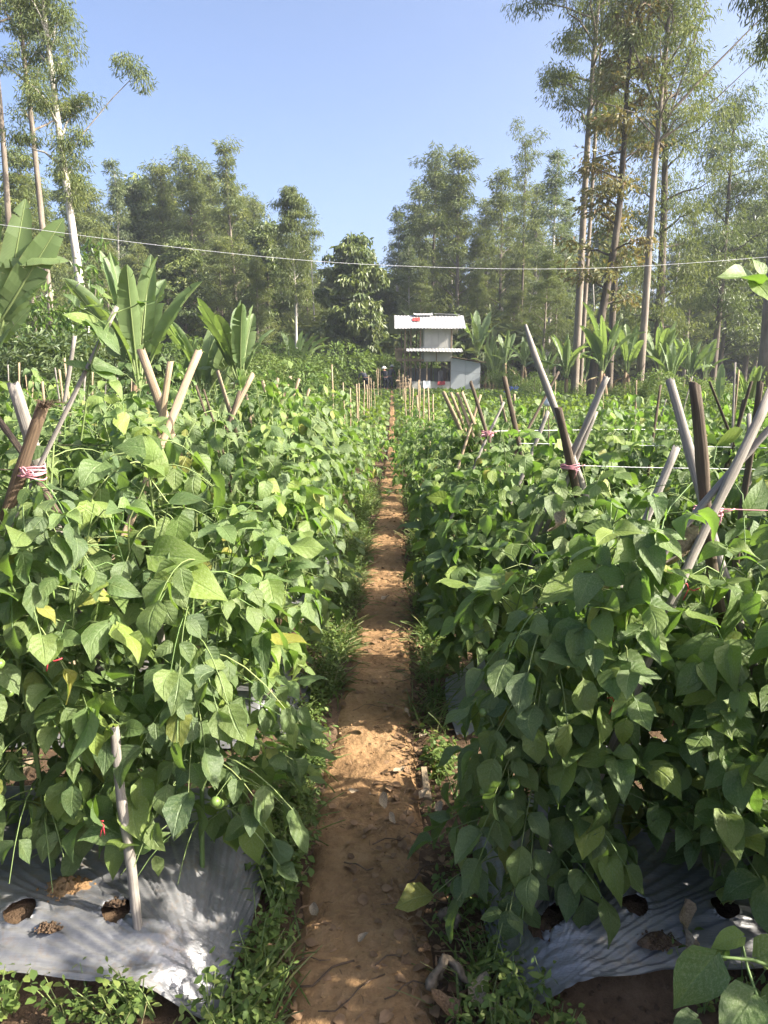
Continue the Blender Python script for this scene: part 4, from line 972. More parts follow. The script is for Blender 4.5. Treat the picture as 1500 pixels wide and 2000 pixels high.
# small white bottle on a stick
mb = MB(); c = P(1070, 780, 5.2); q = np.linspace(0, 1, 8)
mb.tube(np.stack([c[0] + q * 0, c[1] + q * 0, c[2] + .05 - q * .10], 1), np.array([.010, .012, .026, .032, .032, .032, .030, .012]), 10)
t = empty('plastic_bottle', tuple(c)); b_ = mb.build('bottle', M['towel'], t); b_.matrix_parent_inverse = Matrix.Translation(-Vector(c)); tag(t, 'small white plastic bottle upturned on a thin stick in the right field', 'bottle')
stake((1070, 786, 5.2), (1072, 880, 5.2), .012, M['cane'], 'thin stick carrying the white bottle in the right field')
# bean shoots that climb above the canopy on the left stick, and loose shoots
def shoot(b_px, leafs, stem, label):
    b = P(*stem[0]); t = empty('bean_shoot', tuple(b)); tag(t, label, 'bean shoot')
    mb = MB(); pts = np.array([P(*q) - b for q in stem]); tt = np.linspace(0, len(pts) - 1, 30)
    pp = np.stack([np.interp(tt, range(len(pts)), pts[:, c]) for c in range(3)], 1)
    mb.tube(pp, np.linspace(.0028, .0016, 30), 5, .8, False); 
    for (px, py, Y), (qx, qy, dY), nrm, var in leafs:
        o = P(px, py, Y); e = P(qx, qy, Y + dY); d = e - o; L = np.linalg.norm(d)
        l = ob('leaf', BEAN_ME[var], None, t); l.matrix_local = leaf_matrix(o - b, d / L, np.array(nrm, float) + [.75, 0, .25], L)
        k = np.argmin(np.linalg.norm(pp + b - o, axis=1)); mb.tube([pp[k], (pp[k] + o - b) / 2 + [0, 0, .004], o - b], .0014, 4, .8, False)
    mb.build('stem', M['stem'], t)
shoot(None, [((188, 640, 2.0), (130, 605, -.05), (0, -.7, .7), 1), ((190, 640, 2.0), (240, 668, -.04), (.2, -.6, .8), 2), ((180, 630, 2.0), (205, 662, -.06), (.3, -.8, .4), 4), ((172, 722, 2.0), (127, 700, -.03), (.1, -.5, .7), 1), ((180, 715, 2.0), (232, 742, .02), (.1, -.7, .5), 6), ((178, 712, 2.0), (243, 712, .05), (.2, -.3, .9), 2), ((150, 598, 2.02), (126, 568, 0), (.3, -.7, .6), 4), ((200, 575, 2.02), (178, 552, 0), (.2, -.7, .6), 4), ((200, 576, 2.02), (218, 578, 0), (.2, -.7, .6), 2), ((196, 602, 2.02), (160, 590, .02), (.2, -.7, .6), 1), ((272, 592, 2.0), (290, 588, -.02), (.2, -.7, .6), 6), ((272, 592, 2.0), (280, 605, -.02), (.2, -.7, .6), 4)],
      [(158, 860, 2.05), (172, 760, 2.02), (178, 712, 1.99), (200, 650, 1.98), (222, 612, 1.99), (240, 606, 2.0), (262, 598, 2.0), (274, 590, 2.0)], 'bean shoot climbing the long thin stick against the trees')
shoot(None, [((300, 1085, 1.9), (398, 1082, -.05), (.0, -.9, .4), 1), ((300, 905, 1.95), (288, 850, -.05), (0, -.9, .4), 7), ((300, 930, 1.95), (320, 880, 0), (0, -.8, .5), 2), ((350, 1010, 1.95), (345, 1085, 0), (.1, -.8, .5), 1), ((330, 985, 1.95), (405, 972, -.03), (.1, -.5, .9), 6), ((310, 900, 1.98), (315, 945, -.02), (.2, -.8, .4), 3), ((200, 905, 1.98), (165, 940, -.1), (-.2, -.7, .7), 2), ((280, 895, 1.98), (325, 915, -.06), (.3, -.7, .6), 1), ((310, 885, 2.02), (222, 870, 0), (.1, -.9, .3), 0), ((350, 1120, 1.88), (445, 1160, -.04), (.1, -.9, .4), 1), ((340, 1110, 1.9), (345, 1060, 0), (.1, -.6, .8), 6)],
      [(240, 1300, 2.0), (255, 1150, 1.98), (250, 1020, 1.96), (290, 930, 1.96), (330, 985, 1.96), (300, 1085, 1.92), (330, 1110, 1.9)], 'sunlit bean shoot with large yellow-green leaves over the first left bed')
shoot(None, [((1265, 1140, 1.85), (1335, 1120, -.04), (-.5, -.4, -.7), 0), ((1230, 1190, 1.8), (1225, 1275, -.04), (-.2, -.8, .5), 1), ((1230, 1190, 1.8), (1165, 1165, -.05), (-.3, -.5, .8), 2), ((1400, 870, 2.3), (1465, 855, .02), (-.2, -.5, -.8), 3), ((1460, 1000, 2.0), (1500, 935, 0), (-.5, -.7, .3), 1), ((1235, 960, 2.4), (1300, 985, -.05), (.1, -.4, .9), 2), ((1270, 980, 2.4), (1232, 985, -.05), (.1, -.4, .9), 1), ((1450, 1150, 1.8), (1440, 1250, -.05), (0, -.7, .7), 2), ((1130, 1140, 1.85), (1055, 1165, -.06), (-.1, -.4, .9), 1), ((1140, 1290, 1.7), (1060, 1280, -.05), (-.2, -.5, .8), 0), ((1160, 1285, 1.7), (1230, 1340, -.05), (-.1, -.8, .5), 6), ((1140, 1300, 1.7), (1180, 1360, -.05), (-.1, -.8, .5), 2)],
      [(1190, 1560, 1.9), (1200, 1300, 1.84), (1235, 1185, 1.84), (1270, 1130, 1.86), (1300, 1000, 2.1), (1390, 900, 2.25), (1450, 960, 2.1), (1460, 1150, 1.95)], 'bean shoot with glowing leaves around the front right bundle')
# wilted brown leaf hanging at the right tie and one on the film
V, F, U = leaf_tpl(840, 1, .22, 8, 2, 'oval', 1.4, -.5, .25); wm = new_mesh('wilted_leaf', V, [F], U); wm.materials.append(M['dead_pale'])
for px, py, Y, L, rx, lb in ((1365, 1030, 1.86, .13, -1.5, 'shrivelled brown leaf hanging below the front right tie'), (1105, 1000, 2.4, .09, -1.4, 'dry brown leaf hanging in the first right bed'), (1205, 1110, 1.85, .10, -1.5, 'curled dry leaf hanging over the front right bed'), (1335, 1860, 1.60, .12, .9, 'wilted pale leaf standing on the right film')):
    o = ob('wilted_leaf', wm); o.location = P(px, py, Y); o.scale = (L, L, L); o.rotation_euler = (rx, .2, .6); tag(o, lb, 'dead leaf')
# ------------------------------------------------------------------ the hut
HY = 48.2
def hx(px): return float(P(px, 715, HY)[0])
def hz(py, dy=0): return float(P(765, py, HY + dy)[2])
def hut():
    t = empty('field_hut', (hx(850), HY, 0)); tag(t, 'two-storey white hut on posts with a corrugated roof and a lean-to shed', 'hut')
    inv = Matrix.Translation((-hx(850), -HY, 0))
    def part(mb, name, mat, parent=t, smooth=False):
        o = mb.build(name, M[mat], parent, smooth)
        if parent is t: o.matrix_parent_inverse = inv
        return o
    def panel(name, mat, x0, x1, z0, z1, y, d=.04):
        return part(MB().box(((x0 + x1) / 2, y + d / 2, (z0 + z1) / 2), (x1 - x0, d, z1 - z0)), name, mat)
    # ground floor: low wall, back boards, shed
    zt, zb = hz(745), -.05
    panel('low_wall', 'hut_white', hx(805), hx(879.5), zb, zt, HY)
    D = 3.0
    xg = np.linspace(hx(796), hx(880), 7)
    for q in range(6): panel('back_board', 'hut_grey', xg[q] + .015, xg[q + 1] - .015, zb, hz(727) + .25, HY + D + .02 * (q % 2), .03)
    # shed
    x0, x1 = hx(880.5), hx(938.5); za, zc = hz(698), hz(709)
    for q, (u0, u1) in enumerate(((0, .5), (.5, 1))):
        for v0, v1 in ((0, .62), (.62, 1)):
            xa, xb = lerp(x0, x1, u0) + .006, lerp(x0, x1, u1) - .006
            ta, tb = lerp(za, zc, u0), lerp(za, zc, u1); zz0 = -.05
            za0, zb0, za1, zb1 = lerp(zz0, ta, v0), lerp(zz0, tb, v0), lerp(zz0, ta, v1) - .012, lerp(zz0, tb, v1) - .012
            y = HY - .02
            mb = MB(); F = [[0, 1, 2, 3], [7, 6, 5, 4], [0, 4, 5, 1], [1, 5, 6, 2], [2, 6, 7, 3], [3, 7, 4, 0]]
            V = [[xa, y, za0], [xb, y, zb0], [xb, y, zb1], [xa, y, za1], [xa, y + .04, za0], [xb, y + .04, zb0], [xb, y + .04, zb1], [xa, y + .04, za1]]
            mb.add(V, [np.array(F)]); part(mb, 'shed_board', 'hut_blue')
    part(MB().box((x1 - .03, HY + D / 2 + .03, (zc - .05) / 2), (.04, D - .02, zc + .03)), 'shed_side_wall', 'hut_blue')
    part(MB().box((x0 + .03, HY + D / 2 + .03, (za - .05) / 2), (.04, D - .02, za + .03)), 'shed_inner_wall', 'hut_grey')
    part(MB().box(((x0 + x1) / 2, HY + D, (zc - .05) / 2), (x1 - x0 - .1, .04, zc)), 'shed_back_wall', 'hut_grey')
    def corr(name, xa, xb, ya, za_, yb, zb_, n=None, amp=.012, mat='zinc', slope_x=0.0, pitch=.21):
        n = n or int((xb - xa) / pitch * 8); x = np.linspace(xa, xb, n); s = np.linspace(0, 1, 9)
        X, S_ = np.meshgrid(x, s, indexing='ij'); Z = lerp(za_, zb_, S_) + amp * np.sin((X - xa) / pitch * 6.283) + slope_x * (X - xa) + .012 * vnoise(X * 1.3, S_ * 2)
        Y = lerp(ya, yb, S_)
        i, j = np.meshgrid(np.arange(n - 1), np.arange(8), indexing='ij'); F = np.stack([i * 9 + j, (i + 1) * 9 + j, (i + 1) * 9 + j + 1, i * 9 + j + 1], -1).reshape(-1, 4)
        k = n * 9; V = np.stack([X, Y, Z], -1).reshape(-1, 3); V = np.concatenate([V, V - [0, 0, .012]])
        mb = MB(); mb.add(V, [F, F[:, ::-1] + k]); return part(mb, name, mat, smooth=True)
    # shed roof slopes down to the right
    mb = MB(); xs0, xs1 = hx(882), hx(949); mb.bar((xs0, HY + D / 2, za + .03), (xs1, HY + D / 2, hz(708.5) + .03), D + .5, .03, up=(0, 0, 1))
    part(mb, 'shed_roof', 'wood' if False else 'timber')
    # upper storey box
    ux0, ux1 = hx(828), hx(883); uz0, uz1 = hz(706), hz(640)
    n = 4; xs = np.linspace(ux0, ux1, n + 1)
    for q in range(n): panel('wall_board', 'hut_white', xs[q] + .004, xs[q + 1] - .004, hz(683), uz1 + .1, HY + .02 + .006 * (q % 2))
    for q in range(2): panel('lower_wall_board', 'hut_white', xs[2 * q] + .004, xs[2 * q + 2] - .004, uz0, hz(684), HY - .05 + .006 * q)
    part(MB().box((ux0 - .05 + .02, HY + D / 2, (hz(706) + uz1) / 2), (.04, D - .1, uz1 - hz(706) + .2)), 'side_wall', 'hut_white')
    part(MB().box((ux1 - .02, HY + D / 2 + .03, (hz(706) + uz1) / 2), (.04, D - .1, uz1 - hz(706) + .2)), 'side_wall', 'hut_white')
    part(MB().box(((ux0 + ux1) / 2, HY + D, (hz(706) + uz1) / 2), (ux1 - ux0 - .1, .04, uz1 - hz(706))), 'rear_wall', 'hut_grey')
    part(MB().box((hx(852), HY - .08, (hz(687) + uz0) / 2), (.07, .04, hz(687) - uz0)), 'batten', 'timber')
    # main roof: ridge along the front, two slopes
    rz, ez = hz(616, 1.5), hz(641.5, -.45)
    corr('roof_front_slope', hx(770), hx(907.5), HY - .55, ez, HY + 1.5, rz, slope_x=0)
    corr('roof_back_slope', hx(760), hx(902), HY + 1.5, rz, HY + 3.7, ez - .15)
    corr('awning', hx(793), hx(901), HY - .85, hz(686, -.85), HY - .08, hz(679.5), slope_x=-.01, amp=.012)
    part(MB().box((hx(842), HY - .10, hz(678.2)), (hx(864) - hx(822), .03, .06)), 'flashing_strip', 'zinc')
    g = np.random.default_rng(3)
    # loose sheeting on the ridge
    mb = MB(); x = np.linspace(hx(808), hx(846), 22); s = np.linspace(-1, 1, 7); X, S_ = np.meshgrid(x, s, indexing='ij')
    Z = rz + .08 - .14 * np.abs(S_) + .10 * np.maximum(0, vnoise(X * 2.2, S_)) + .05; Y = HY + 1.5 + S_ * .3
    i, j = np.meshgrid(np.arange(21), np.arange(6), indexing='ij'); mb.add(np.stack([X, Y, Z], -1).reshape(-1, 3), [np.stack([i * 7 + j, (i + 1) * 7 + j, (i + 1) * 7 + j + 1, i * 7 + j + 1], -1).reshape(-1, 4)])
    part(mb, 'ridge_sheet', 'zinc', smooth=True)
    mb = MB(); mb.bar((hx(848), HY + 1.45, rz + .10), (hx(900), HY + 1.45, rz + .05), .25, .03); part(mb, 'ridge_cap', 'zinc')
    # posts and braces
    zf = hz(701)
    for px, dy, z1 in ((790, .05, ez), (800, D, ez), (820.5, .05, ez), (834, .0, uz0), (847, D - .1, uz0 + .3), (881, .04, uz1), (870, D - .15, uz0 + .2), (785, D, ez), (803, .4, ez), (814, D, ez)):
        mb = MB(); mb.bar((hx(px), HY + dy, -.05), (hx(px) + g.normal(0, .02), HY + dy, z1), .10, .09); part(mb, 'post', 'timber')
    for a, b in (((808, 705), (822, 740)), ((776, 700), (792, 722)), ((853, 706), (878, 724)), ((866, 706), (879, 722)), ((790, 690), (806, 678)), ((812, 702), (826, 686)), ((795, 725), (790, 700)), ((779, 680), (803, 700)), ((800, 662), (822, 642)), ((796, 720), (812, 704))):
        mb = MB(); mb.bar((hx(a[0]), HY + .12, hz(a[1])), (hx(b[0]), HY + .16, hz(b[1])), .07, .05); part(mb, 'brace', 'timber')
    # balcony
    for q in range(6):
        part(MB().box((hx(801), HY + .2 + q * .46, zf), (hx(828) - hx(776), .43, .05)), 'floor_plank', 'timber')
    part(MB().box((hx(801), HY - .03, zf - .09), (hx(828) - hx(774), .07, .12)), 'floor_beam', 'timber')
    for q, px in enumerate((773, 775.5, 778, 780.5, 783)): part(MB().box((hx(px), HY + .1 + .1 * q, (zf + hz(678 + (q % 2) * 3)) / 2), (.07, .025, hz(678 + (q % 2) * 3) - zf)), 'railing_board', 'timber')
    part(MB().box((hx(787), HY + .06, hz(682)), (hx(803) - hx(772), .04, .06)), 'rail', 'timber')
    # low slats right of the opening
    for q, px in enumerate((868, 871, 874, 877)): part(MB().box((hx(px), HY + .9, (hz(722) + zb) / 2), (.07, .04, hz(722) - zb)), 'slat', 'timber')
    # things on the roof and wall
    rf = lambda px, py: np.array([hx(px), HY + .5, hz(py, .5)])
    for k, (px, w_) in enumerate(((810.5, .16), (816.5, .14))):
        c = np.array([hx(px), HY + .72, lerp(ez, rz, (.72 + .55) / 2.05) + .06]); mb = MB()
        x = np.linspace(-w_, w_, 7); s = np.linspace(-.26, .26, 6); X, S_ = np.meshgrid(x, s, indexing='ij'); Z = S_ * (rz - ez) / 2.05 + .03 * vnoise(X * 9 + px, S_ * 9)
        i, j = np.meshgrid(np.arange(6), np.arange(5), indexing='ij'); mb.add(np.stack([X, S_, Z], -1).reshape(-1, 3) + c, [np.stack([i * 6 + j, (i + 1) * 6 + j, (i + 1) * 6 + j + 1, i * 6 + j + 1], -1).reshape(-1, 4)])
        tag(mb.build('red_sheet', M['redsheet']), ['left piece of red plastic sheet lying on the hut roof', 'right piece of red plastic sheet lying on the hut roof'][k], 'plastic sheet')
    def cloth(px0, px1, py0, py1, mat, name, label, cat):
        x = np.linspace(hx(px0), hx(px1), 9); z = np.linspace(hz(py0), hz(py1), 9); X, Z = np.meshgrid(x, z, indexing='ij')
        Y = HY - .05 - .03 * (1 + vnoise(X * 5, Z * 2)) ; Z = Z + .04 * vnoise(X * 4, Z)
        i, j = np.meshgrid(np.arange(8), np.arange(8), indexing='ij'); mb = MB(); F = np.stack([i * 9 + j, (i + 1) * 9 + j, (i + 1) * 9 + j + 1, i * 9 + j + 1], -1).reshape(-1, 4)
        V = np.stack([X, Y, Z], -1).reshape(-1, 3); mb.add(np.concatenate([V, V + [0, .02, 0]]), [F, F[:, ::-1] + 81])
        return tag(mb.build(name, M[mat]), label, cat)
    cloth(827, 841, 744, 758.5, 'towel', 'towel', 'white towel hung over the low wall of the hut', 'towel')
    cloth(855, 870, 744, 752, 'redcloth', 'checked_cloth', 'red and grey cloth hung over the low wall of the hut', 'cloth')
    o = cloth(855.5, 865, 724, 745.5, 'black', 'jacket', 'dark jacket hanging in the open ground floor of the hut', 'jacket')
hut()
def woodpile():
    t = empty('wood_pile', (hx(786), HY - 1, 0)); tag(t, 'small heap of cut wood and sheet beside the hut and the path', 'wood pile')
    g = np.random.default_rng(8)
    for q in range(9):
        mb = MB(); z = .1 + .1 * q; mb.bar((-.4 + g.normal(0, .05), g.normal(0, .1), z), (.45 + g.normal(0, .05), g.normal(0, .15), z + g.normal(.05, .05)), .10, .09); mb.build('plank', M['timber'], t, False)
woodpile()
def blue_tarp():
    c = G(1005, 760, .0); c = P(1005, 757, 42); t = c
    x = np.linspace(-.75, .75, 22); y = np.linspace(-.5, .5, 14); X, Y = np.meshgrid(x, y, indexing='ij')
    Z = .45 * np.exp(-(X / .55) ** 2 - (Y / .4) ** 2) * (1 + .35 * vnoise(X * 4, Y * 4)) + .03 * vnoise(X * 9, Y * 9)
    i, j = np.meshgrid(np.arange(21), np.arange(13), indexing='ij'); F = np.stack([i * 14 + j, (i + 1) * 14 + j, (i + 1) * 14 + j + 1, i * 14 + j + 1], -1).reshape(-1, 4)
    o = ob('tarpaulin', new_mesh('tarpaulin', np.stack([X, Y, Z], -1).reshape(-1, 3), [F]), M['bluesheet']); o.location = (c[0], c[1], .03); tag(o, 'crumpled dark blue tarpaulin on the grass right of the hut', 'tarpaulin')
blue_tarp()
# ------------------------------------------------------------------ people working at the end of the path
def skin_chain(name, joints, edges, radii, mat, parent, root=0, sub=2):
    me = bpy.data.meshes.new(name); me.from_pydata([tuple(j) for j in joints], edges, []); me.update()
    o = ob(name, me, mat, parent)
    sk = o.modifiers.new('skin', 'SKIN'); sk.use_smooth_shade = True
    for i, r_ in enumerate(radii): me.skin_vertices[0].data[i].radius = (r_, r_) if np.isscalar(r_) else r_
    me.skin_vertices[0].data[root].use_root = True
    s = o.modifiers.new('sub', 'SUBSURF'); s.levels = sub; s.render_levels = sub
    return o
def person(px, py, Y, bend, face, label, shirt, pants, hat, arms=1.0, scale=1.0):
    b = P(px, py, Y); t = empty('person', (b[0], Y, 0), face); tag(t, label, 'person'); t.scale = (scale,) * 3
    cb, sb = math.cos(bend), math.sin(bend)
    up = lambda l: np.array([0, l * sb, l * cb])
    pel = np.array([0, -.12 * sb, .88]); che = pel + up(.36); nk = pel + up(.56); hd = nk + np.array([0, .08 + .10 * sb, .12 * cb + .02]); top = hd + np.array([0, .05 * sb, .09])
    J = [pel, pel + up(.18), che, nk, hd, top]
    E = [(0, 1), (1, 2), (2, 3), (3, 4), (4, 5)]; Rr = [(.14, .11), (.125, .10), (.15, .11), .055, .085, .075]
    hands = []
    for s in (-1, 1):
        k = len(J); hip = pel + np.array([.09 * s, 0, -.06]); kn = np.array([.11 * s, .06 * s - .02, .47]); an = np.array([.11 * s, .10 * s - .06, .08]); to = an + np.array([0, .15, -.05])
        J += [hip, kn, an, to]; E += [(0, k), (k, k + 1), (k + 1, k + 2), (k + 2, k + 3)]; Rr += [.085, .06, .042, .038]
        k = len(J); sh = nk + np.array([.17 * s, -.02 * sb, -.05 * cb]); el = sh + np.array([.05 * s, .12 * arms, -.26]); ha = el + np.array([-.03 * s, .20 * arms, -.16])
        J += [sh, el, ha]; E += [(3, k), (k, k + 1), (k + 1, k + 2)]; Rr += [.055, .042, .03]; hands.append((s, el, ha))
    body = skin_chain('body', J, E, Rr, M['skin'], t)
    s0 = 2
    skin_chain('shirt', [pel, pel + up(.18), che, nk - up(.05)] + [nk + np.array([.17 * s, -.02 * sb, -.05 * cb]) for s in (-1, 1)] + [h[1] for h in hands], [(0, 1), (1, 2), (2, 3), (3, 4), (3, 5), (4, 6), (5, 7)], [(.155, .125), (.14, .115), (.165, .125), .08, .07, .07, .056, .056], M[shirt], t)
    lg = [pel]; le = []; lr = [(.155, .125)]
    for s in (-1, 1):
        k = len(lg); lg += [pel + np.array([.09 * s, 0, -.06]), np.array([.11 * s, .06 * s - .02, .47]), np.array([.11 * s, .08 * s - .04, .22])]; le += [(0, k), (k, k + 1), (k + 1, k + 2)]; lr += [.098, .075, .06]
    skin_chain('trousers', lg, le, lr, M[pants], t)
    for s, el, ha in hands:                                        # fingers
        mb = MB(); d = unit(ha - el)
        for q in range(4): mb.tube([ha + [.02 * (q - 1.5), 0, 0], ha + d * .06 + [.016 * (q - 1.5), .01, 0], ha + d * (.09 + .01 * (q in (1, 2))) + [.012 * (q - 1.5), .025, 0]], [.010, .009, .007], 5)
        mb.tube([ha + [-.03 * s, 0, 0], ha + d * .03 + [-.05 * s, .01, 0], ha + d * .06 + [-.05 * s, .025, 0]], [.011, .009, .007], 5)
        mb.build('fingers', M['skin'], t)
    mb = MB()                                                       # face: nose, ears
    mb.ball(hd + [0, .095, .0], .02, 6, 5); mb.ball(hd + [.085, 0, .01], .022, 6, 5); mb.ball(hd + [-.085, 0, .01], .022, 6, 5); mb.build('face', M['skin'], t)
    mb = MB(); mb.ball(hd + [.03, .082, .03], .012, 6, 5); mb.ball(hd + [-.03, .082, .03], .012, 6, 5); mb.build('eye', M['black'], t)
    mb = MB(); mb.ball(hd + [0, -.015, .06], .10, 10, 8, 0, (1, 1, .75)); mb.build('hair', M['black'], t)
    if hat:
        mb = MB(); q = np.array([0, .02, .10, .13, .14]); mb.tube([hd + [0, .0, .07], hd + [0, 0, .085], hd + [0, 0, .10], hd + [0, 0, .17], hd + [0, 0, .20]], [.20, .19, .115, .10, .05], 16); mb.build('hat', M['hat'], t)
person(753, 757, 46.0, .75, .25, 'person in dark clothes and a white hat bending over at the end of the path', 'black', 'black', True)
person(762, 750, 50.5, .45, -.4, 'person in a white hat behind the bending one at the path end', 'greycloth', 'greycloth', True)
person(714, 757, 44.5, 1.0, .5, 'person in grey clothes stooping in the crop left of the path end', 'greycloth', 'black', False)
# ------------------------------------------------------------------ banana plants
def banana_leaf_mesh(seed, e0, e1, torn, W=.16, roll=0.0, dry=False):
    """unit-length leaf rising along +X in the XZ plane, with its stalk"""
    g = np.random.default_rng(seed); n = 18
    s = np.linspace(0, 1, n + 1); e = R(1) * lerp(e0, e1, s ** 1.3)
    px = np.concatenate([[0], np.cumsum(np.cos((e[:-1] + e[1:]) / 2) / n)]); pz = np.concatenate([[0], np.cumsum(np.sin((e[:-1] + e[1:]) / 2) / n)])
    st = .24                                                             # bare stalk
    v = np.clip((s - st) / (1 - st), 0, 1)
    w = W * np.interp(v, [0, .03, .12, .4, .7, .9, 1], [.02, .45, .82, 1.0, .88, .55, .06])
    nx, nz = -np.sin(e), np.cos(e)
    mb = MB(); tilt = g.uniform(-.25, .25)
    for sd_ in (-1, 1):
        dr = g.uniform(.10, .55) if not dry else 1.3
        t0 = 0
        for k in range(n):
            if s[k + 1] <= st: continue
            if k == 0 or g.random() < torn: dr = np.clip(dr + g.normal(0, .35), -.35, 1.2); gap0 = g.uniform(0, .35) * (torn > .1)
            else: gap0 = 0
            rows = []
            for kk, gp in ((k, gap0), (k + 1, 0)):
                row = []
                for t in (0, .5, 1):
                    a = (.55 - roll) * t - dr * t * t + .06 * np.sin(kk * 2.3 + sd_) * t
                    ww = w[kk] * t
                    sh = -.10 * ww * 0 + gp / n * t
                    lat = ww * math.cos(a) * sd_; upn = ww * math.sin(a)
                    i0 = kk + gp * t; f_ = min(int(i0), n - 1); fr_ = i0 - f_
                    bx = lerp(px[f_], px[f_ + 1], fr_) + nx[kk] * upn - .12 * ww * math.cos(e[kk]) * 0; bz = lerp(pz[f_], pz[f_ + 1], fr_) + nz[kk] * upn
                    row.append(([bx + .22 * ww * math.cos(e[kk]), lat + tilt * upn, bz + .22 * ww * math.sin(e[kk])], [.5 + .5 * t * sd_, v[kk]]))
                rows.append(row)
            V = [p for r_ in rows for p, _ in r_]; U = [u for r_ in rows for _, u in r_]
            F = [[0, 1, 4, 3], [1, 2, 5, 4]] if sd_ < 0 else [[3, 4, 1, 0], [4, 5, 2, 1]]
            mb.add(V, [np.array(F)], U, .5)
    mid = np.stack([px, px * 0, pz], 1)
    mb.tube(mid, np.linspace(.012, .002, n + 1), 5, .5, False)
    mb.U[-1] = np.stack([np.full(len(mb.U[-1]), .5), mb.U[-1][:, 1] * 0 + .5], 1)
    me = mb.mesh('banana_leaf'); me.materials.append(M['banana_dry' if dry else 'banana']); return me
BLF = {'up': [banana_leaf_mesh(10 + i, 86 - 4 * i, 76 - 9 * i, .30, .070 + .010 * i, .0) for i in range(4)],
       'arch': [banana_leaf_mesh(20 + i, 84 - 4 * i, 58 - 17 * i, .35, .088) for i in range(4)],
       'droop': [banana_leaf_mesh(30 + i, 66 - 6 * i, -38 - 8 * i, .55, .10) for i in range(3)],
       'dry': [banana_leaf_mesh(40 + i, 10, -85, .5, .07, 0, True) for i in range(2)]}
BG = np.random.default_rng(61)
def banana(px, top, Y, label, spec, group=None, base_frac=.42, stems=1, sway=0):
    """spec: list of (kind, azimuth deg: 0 right, 90 away, length factor)"""
    b = P(px, 760, Y); H = float(P(px, top, Y)[2])
    t = empty('banana_plant', (b[0], Y, 0)); tag(t, label, 'banana plant', group)
    hs = H * base_frac
    for q in range(stems):
        mb = MB(); ox = (q - (stems - 1) / 2) * .32; hh = hs * (1 - .1 * q)
        mb.tube([[ox, .1 * q, -.05], [ox * .8 + .03, 0, hh * .4], [ox * .4, 0, hh * .8], [ox * .2, 0, hh]], np.array([.12, .105, .09, .06]) * min(1.25, H / 3.6), 10)
        mb.build('pseudostem', M['banana_stem'], t)
    L0 = (H - hs)
    for kind, az, k in spec:
        me = BLF[kind][BG.integers(len(BLF[kind]))]
        o = ob('leaf', me, None, t); o.location = (.03 * math.cos(R(az)), .03 * math.sin(R(az)), hs * (.92 if kind != 'dry' else .8))
        o.rotation_euler = (BG.normal(0, .12), BG.normal(0, .05), R(az) + BG.normal(0, .12)); L = L0 * k * 1.06; o.scale = (L, L, L)
        if kind == 'dry': o['label'] = 'dry brown hanging leaf'
    return t
A, U_, D_, X_ = 'arch', 'up', 'droop', 'dry'
def fan(seed, n_up, n_arch, n_droop=1, n_dry=2):
    g = np.random.default_rng(seed); sp = []; a0 = g.uniform(0, 360)
    for q in range(n_up): sp.append((U_, a0 + q * 137.5, g.uniform(.82, 1.0)))
    for q in range(n_arch): sp.append((A, a0 + 40 + q * 137.5, g.uniform(.75, 1.0)))
    for q in range(n_droop): sp.append((D_, a0 + 80 + q * 160, g.uniform(.6, .85)))
    for q in range(n_dry): sp.append((X_, a0 + 20 + q * 130, g.uniform(.35, .5)))
    return sp
banana(272, 478, 11.5, 'tall banana plant with a fan of upright dark leaves in front of the left trees', fan(1, 8, 3, 0, 3), stems=2, base_frac=.40)
banana(470, 560, 14.0, 'bright banana plant with several brown stems left of the middle', fan(2, 8, 3, 1, 4), stems=3, base_frac=.42)
banana(398, 592, 15.0, 'smaller bluish banana plant between the two taller ones at the left', fan(3, 4, 3, 0, 1) + [(A, 185, 1.0), (A, 20, .9)], base_frac=.32)
banana(578, 636, 32, 'young banana plant leaning right at the far side of the left field', fan(4, 3, 1, 0, 1) + [(A, 10, 1.1), (A, -20, 1.0), (A, 30, 1.0)], base_frac=.36)
banana(345, 650, 15.5, 'low banana shoot with pale leaves beside the tall plant at the left', fan(5, 3, 2, 0, 0), base_frac=.3)
banana(425, 640, 16.5, 'half hidden banana plant with dark broad leaves just left of the bright one', fan(25, 3, 3, 0, 1), base_frac=.35)
